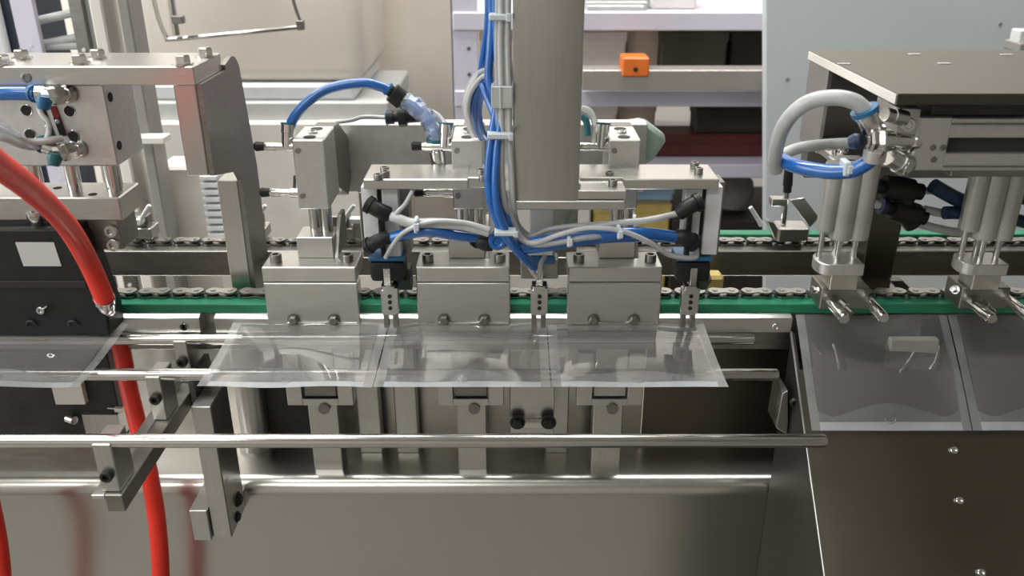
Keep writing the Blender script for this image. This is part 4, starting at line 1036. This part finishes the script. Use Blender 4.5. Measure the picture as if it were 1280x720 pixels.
MB().box(x0 + 0.035, 0.80, gy + 0.01, gyb, Z(226, gy), z0, 0.0005).build('under_plate', 'dark_steel', gb)
for (px, py) in ((1166, 184.5), (1178.5, 184.5), (1167, 199.5)):
    q = at(px, py, gy); MB().bolt(q, FRONT, 0.0023, 0.0005, False).build('port_screw', 'dark_steel', gb)
# end fittings of the slide unit
ft = thing('slide_fitting', 'cluster of silver air fittings at the slide unit end', 'fitting', at(1110, 180, .60))
MB().lathe(at(1081, 138, .585), at(1093, 165, .588), [(0, 0.0085), (0.2, 0.0085), (0.21, 0.0076), (0.8, 0.0076), (1, 0.0055)], 16).build('upper_barrel', 'chrome', ft)
MB().cyl(at(1080, 136, .585), at(1082, 141, .585), 0.0094, n=16).build('upper_ring', 'blue_plastic', ft)
MB().lathe(at(1143, 176, .60), at(1080, 175, .585), [(0, 0.0085), (0.12, 0.0085), (0.13, 0.0066), (0.52, 0.0066), (0.53, 0.0082), (0.75, 0.0082), (0.76, 0.006), (1, 0.0045)], 16).build('adjuster_stem', 'chrome', ft)
MB().bolt(at(1100, 176, .583), LEFT, 0.0088, 0.008).build('lock_nut', 'chrome', ft)
a = at(1143, 155, .60)
MB().box(a.x - 0.016, a.x, .592, .615, Z(170, .592), Z(135, .592), 0.0025, seg=2).build('stop_block', 'cast_aluminium', ft)
MB().lathe(at(1131, 148, .592), at(1106, 143, .588), [(0, 0.0055), (0.6, 0.0055), (0.61, 0.0048), (1, 0.0048)], 12).build('stop_screw', 'steel', ft)
MB().bolt(at(1133, 155, .5915), FRONT, 0.0052, 0.004, False).build('stop_bolt', 'chrome', ft)
MB().lathe(at(1098, 172, .582), at(1092, 200, .585), [(0, 0.0068), (0.5, 0.0068), (0.51, 0.0078), (1, 0.0078)], 14).build('lower_barrel', 'cast_aluminium', ft)
MB().lathe(at(1112, 195, .59), at(1133, 207, .592), [(0, 0.0070), (0.55, 0.0070), (0.56, 0.0082), (1, 0.0082)], 14).build('lower_screw', 'steel', ft)
MB().bolt(at(1133, 207, .59), Vector((0.6, -0.8, -0.2)), 0.0068, 0.004, False).build('lower_bolt', 'chrome', ft)
MB().lathe(at(1076, 176, .588), at(1062, 178, .592), [(0, 0.0050), (0.4, 0.0060), (1, 0.0045)], 12).build('blue_knob', 'dark_blue', ft)
hose('air_hose', [(970, 212, .64), (969, 195, .63), (976, 165, .615), (992, 141, .602), (1015, 126, .594), (1045, 122, .588), (1068, 127, .585), (1082, 138, .585)], 0.0054, G, 'thick grey air hose arching left of the slide unit', 'hose')
hose('air_hose', [(978, 200, .64), (990, 206, .625), (1010, 211, .612), (1040, 215, .60), (1065, 213, .592), (1080, 206, .587), (1092, 197, .585)], 0.0054, B, 'blue air hose curving below the grey arch at the right station', 'hose')
hose('air_hose', [(976, 195, .66), (990, 188, .67), (1005, 184, .68), (1018, 182, .69), (1040, 180, .70), (1075, 178, .70)], 0.0046, 'grey_tube', 'dull grey hose behind the blue curve at the right station', 'hose')
tie(1056, 1064, 212, .588, 'pale tie on the blue hose of the right station', 0.0052)
# compact cylinders, base plates and pins
def right_unit(dx, label):
    t = thing('pouch_pusher', label, 'cylinder', (0.285 + dx, 0.68, 0.985), 'pushers of the right station')
    yc = 0.66
    zt_ = Z(203, yc) if dx == 0 else z0
    zb_ = Z(296, yc)
    for (px, r, zz, m) in ((1034, .0072, 287, 'cylinder_acrylic'), (1054, .0092, 297, 'cylinder_acrylic'), (1076, .0088, 297, 'cylinder_acrylic')):
        x = X(px, 270, yc) + dx
        MB().lathe((x, yc, Z(zz, yc)), (x, yc, zt_), [(0, r * 0.96), (0.02, r), (0.98, r), (1, r * 0.96)], 18).build('barrel', m, t)
    MB().box(X(1036, 270, yc) + dx, X(1076, 270, yc) + dx, yc + 0.004, yc + 0.022, zb_, zt_, 0.001).build('back_body', 'cast_aluminium', t)
    for (px, yo) in ((1027, .004), (1045, -.004), (1050, .01), (1066, -.002)):
        x = X(px, 315, yc) + dx
        MB().cyl((x, yc + yo, Z(334, yc)), (x, yc + yo, Z(290, yc)), 0.0024, n=12).build('guide_rod', 'chrome', t)
    xc = X(1045, 333, yc) + dx
    zp1, zp0 = Z(331, yc - 0.012), Z(345, yc - 0.012)
    pts = []
    for k in range(8):
        a = math.pi / 2 + k * math.pi / 7
        pts.append((xc - 0.010 + 0.008 * math.cos(a), yc + 0.002 + 0.014 * math.sin(a)))
    pts += [(xc + 0.0185, yc - 0.012), (xc + 0.0185, yc + 0.016)]
    MB().prism(pts, 'z', zp0, zp1, 0.0006).build('end_plate', 'aluminium', t)
    MB().box(xc - 0.006, xc + 0.0165, yc - 0.009, yc + 0.014, Z(363, yc - 0.009), zp0, 0.0006).build('finger_block', 'steel', t)
    MB().box(xc - 0.010, xc + 0.030, yc - 0.004, yc + 0.024, Z(384, yc), Z(363, yc - 0.009), 0.0008).build('pin_holder', 'dark_steel', t)
    for (pa, pb) in (((1032, 371), (1056, 399)), ((1080, 370), (1105, 398))):
        a = at(pa[0], pa[1], 0.664) + Vector((dx, 0, 0)); b = at(pb[0], pb[1], 0.615) + Vector((dx, 0, 0))
        m_ = MB().lathe(a, b, [(0, 0.0036), (0.1, 0.0044), (0.97, 0.0044), (1, 0.0036)], 14).build('pin', 'chrome', t)
    b = at(1020, 362, 0.66) + Vector((dx, 0, 0)); 
    MB().bolt(b, Vector((-0.8, -0.5, 0.3)), 0.0028, 0.006).build('lock_bolt', 'chrome', t)
    q = at(1050, 378, 0.65) + Vector((dx, 0, 0))
    MB().lathe(q, q + Vector((0.006, -0.012, -0.004)), [(0, 0.0038), (0.5, 0.0038), (0.51, 0.0025), (1, 0.0025)], 10).build('set_screw', 'chrome', t)
    return t
right_unit(0.0, 'clear-sided pouch pusher with two steel pins left of the brown post')
right_unit(0.1165, 'pouch pusher with steel pins at the right picture edge')
# black tees and dark tubes between the two pushers
for k, (pa, pb, lab) in enumerate((((1092, 232), (1152, 240), 'upper black tube tee behind the right pushers'), ((1104, 258), (1156, 272), 'lower black tube tee behind the right pushers'))):
    a, b = at(pa[0], pa[1], .70), at(pb[0], pb[1], .70)
    t = thing('tube_tee', lab, 'connector', (a + b) / 2, 'black tees at the right')
    MB().lathe(a, b, [(0, 0.006), (0.2, 0.006), (0.21, 0.0098), (0.55, 0.0105), (0.8, 0.0098), (0.81, 0.007), (1, 0.007)], 14).build('body', 'black_plastic', t)
    c = (a + b) / 2
    MB().lathe(c, c + Vector((0.010, 0, -0.012)), [(0, 0.0085), (1, 0.0075)], 12).build('branch', 'black_plastic', t)
    MB().cyl(a - (b - a) * 0.06, a + (b - a) * 0.05, 0.0075, n=12).build('release_ring', 'dark_blue', t)
for k, (pts, r, m, lab) in enumerate((
    ([(1150, 238, .70), (1170, 239, .70), (1190, 243, .70), (1215, 248, .70)], .0032, 'grey_tube', 'uppermost grey tube between the right pushers'),
    ([(1155, 262, .70), (1175, 266, .70), (1200, 268, .70), (1220, 270, .70)], .0038, 'grey_tube', 'middle grey tube between the right pushers'),
    ([(1144, 278, .70), (1165, 284, .70), (1190, 289, .70), (1215, 292, .70)], .0038, 'grey_tube', 'lowest grey tube between the right pushers'),
    ([(1166, 232, .69), (1180, 240, .69), (1195, 248, .69), (1205, 252, .69)], .0062, 'dark_blue', 'dark blue sleeve beside the right-hand pusher'),
    ([(1180, 266, .688), (1195, 266, .688), (1210, 268, .688)], .0055, 'dark_blue', 'short dark blue sleeve lower beside the right-hand pusher'),
    ([(1060, 250, .72), (1085, 253, .71), (1106, 258, .70)], .0034, 'grey_tube', 'grey tube passing behind the left pusher barrels'),
    ([(1266, 240, .70), (1275, 245, .70), (1300, 250, .70)], .0065, 'dark_blue', 'dark blue tube at the right picture edge under the slide'),
    ([(1262, 272, .70), (1275, 276, .70), (1300, 282, .70)], .0055, 'dark_blue', 'lower dark blue tube at the right picture edge'))):
    hose('air_hose', pts, r, m, lab, 'hose', 'tubes of the right station')
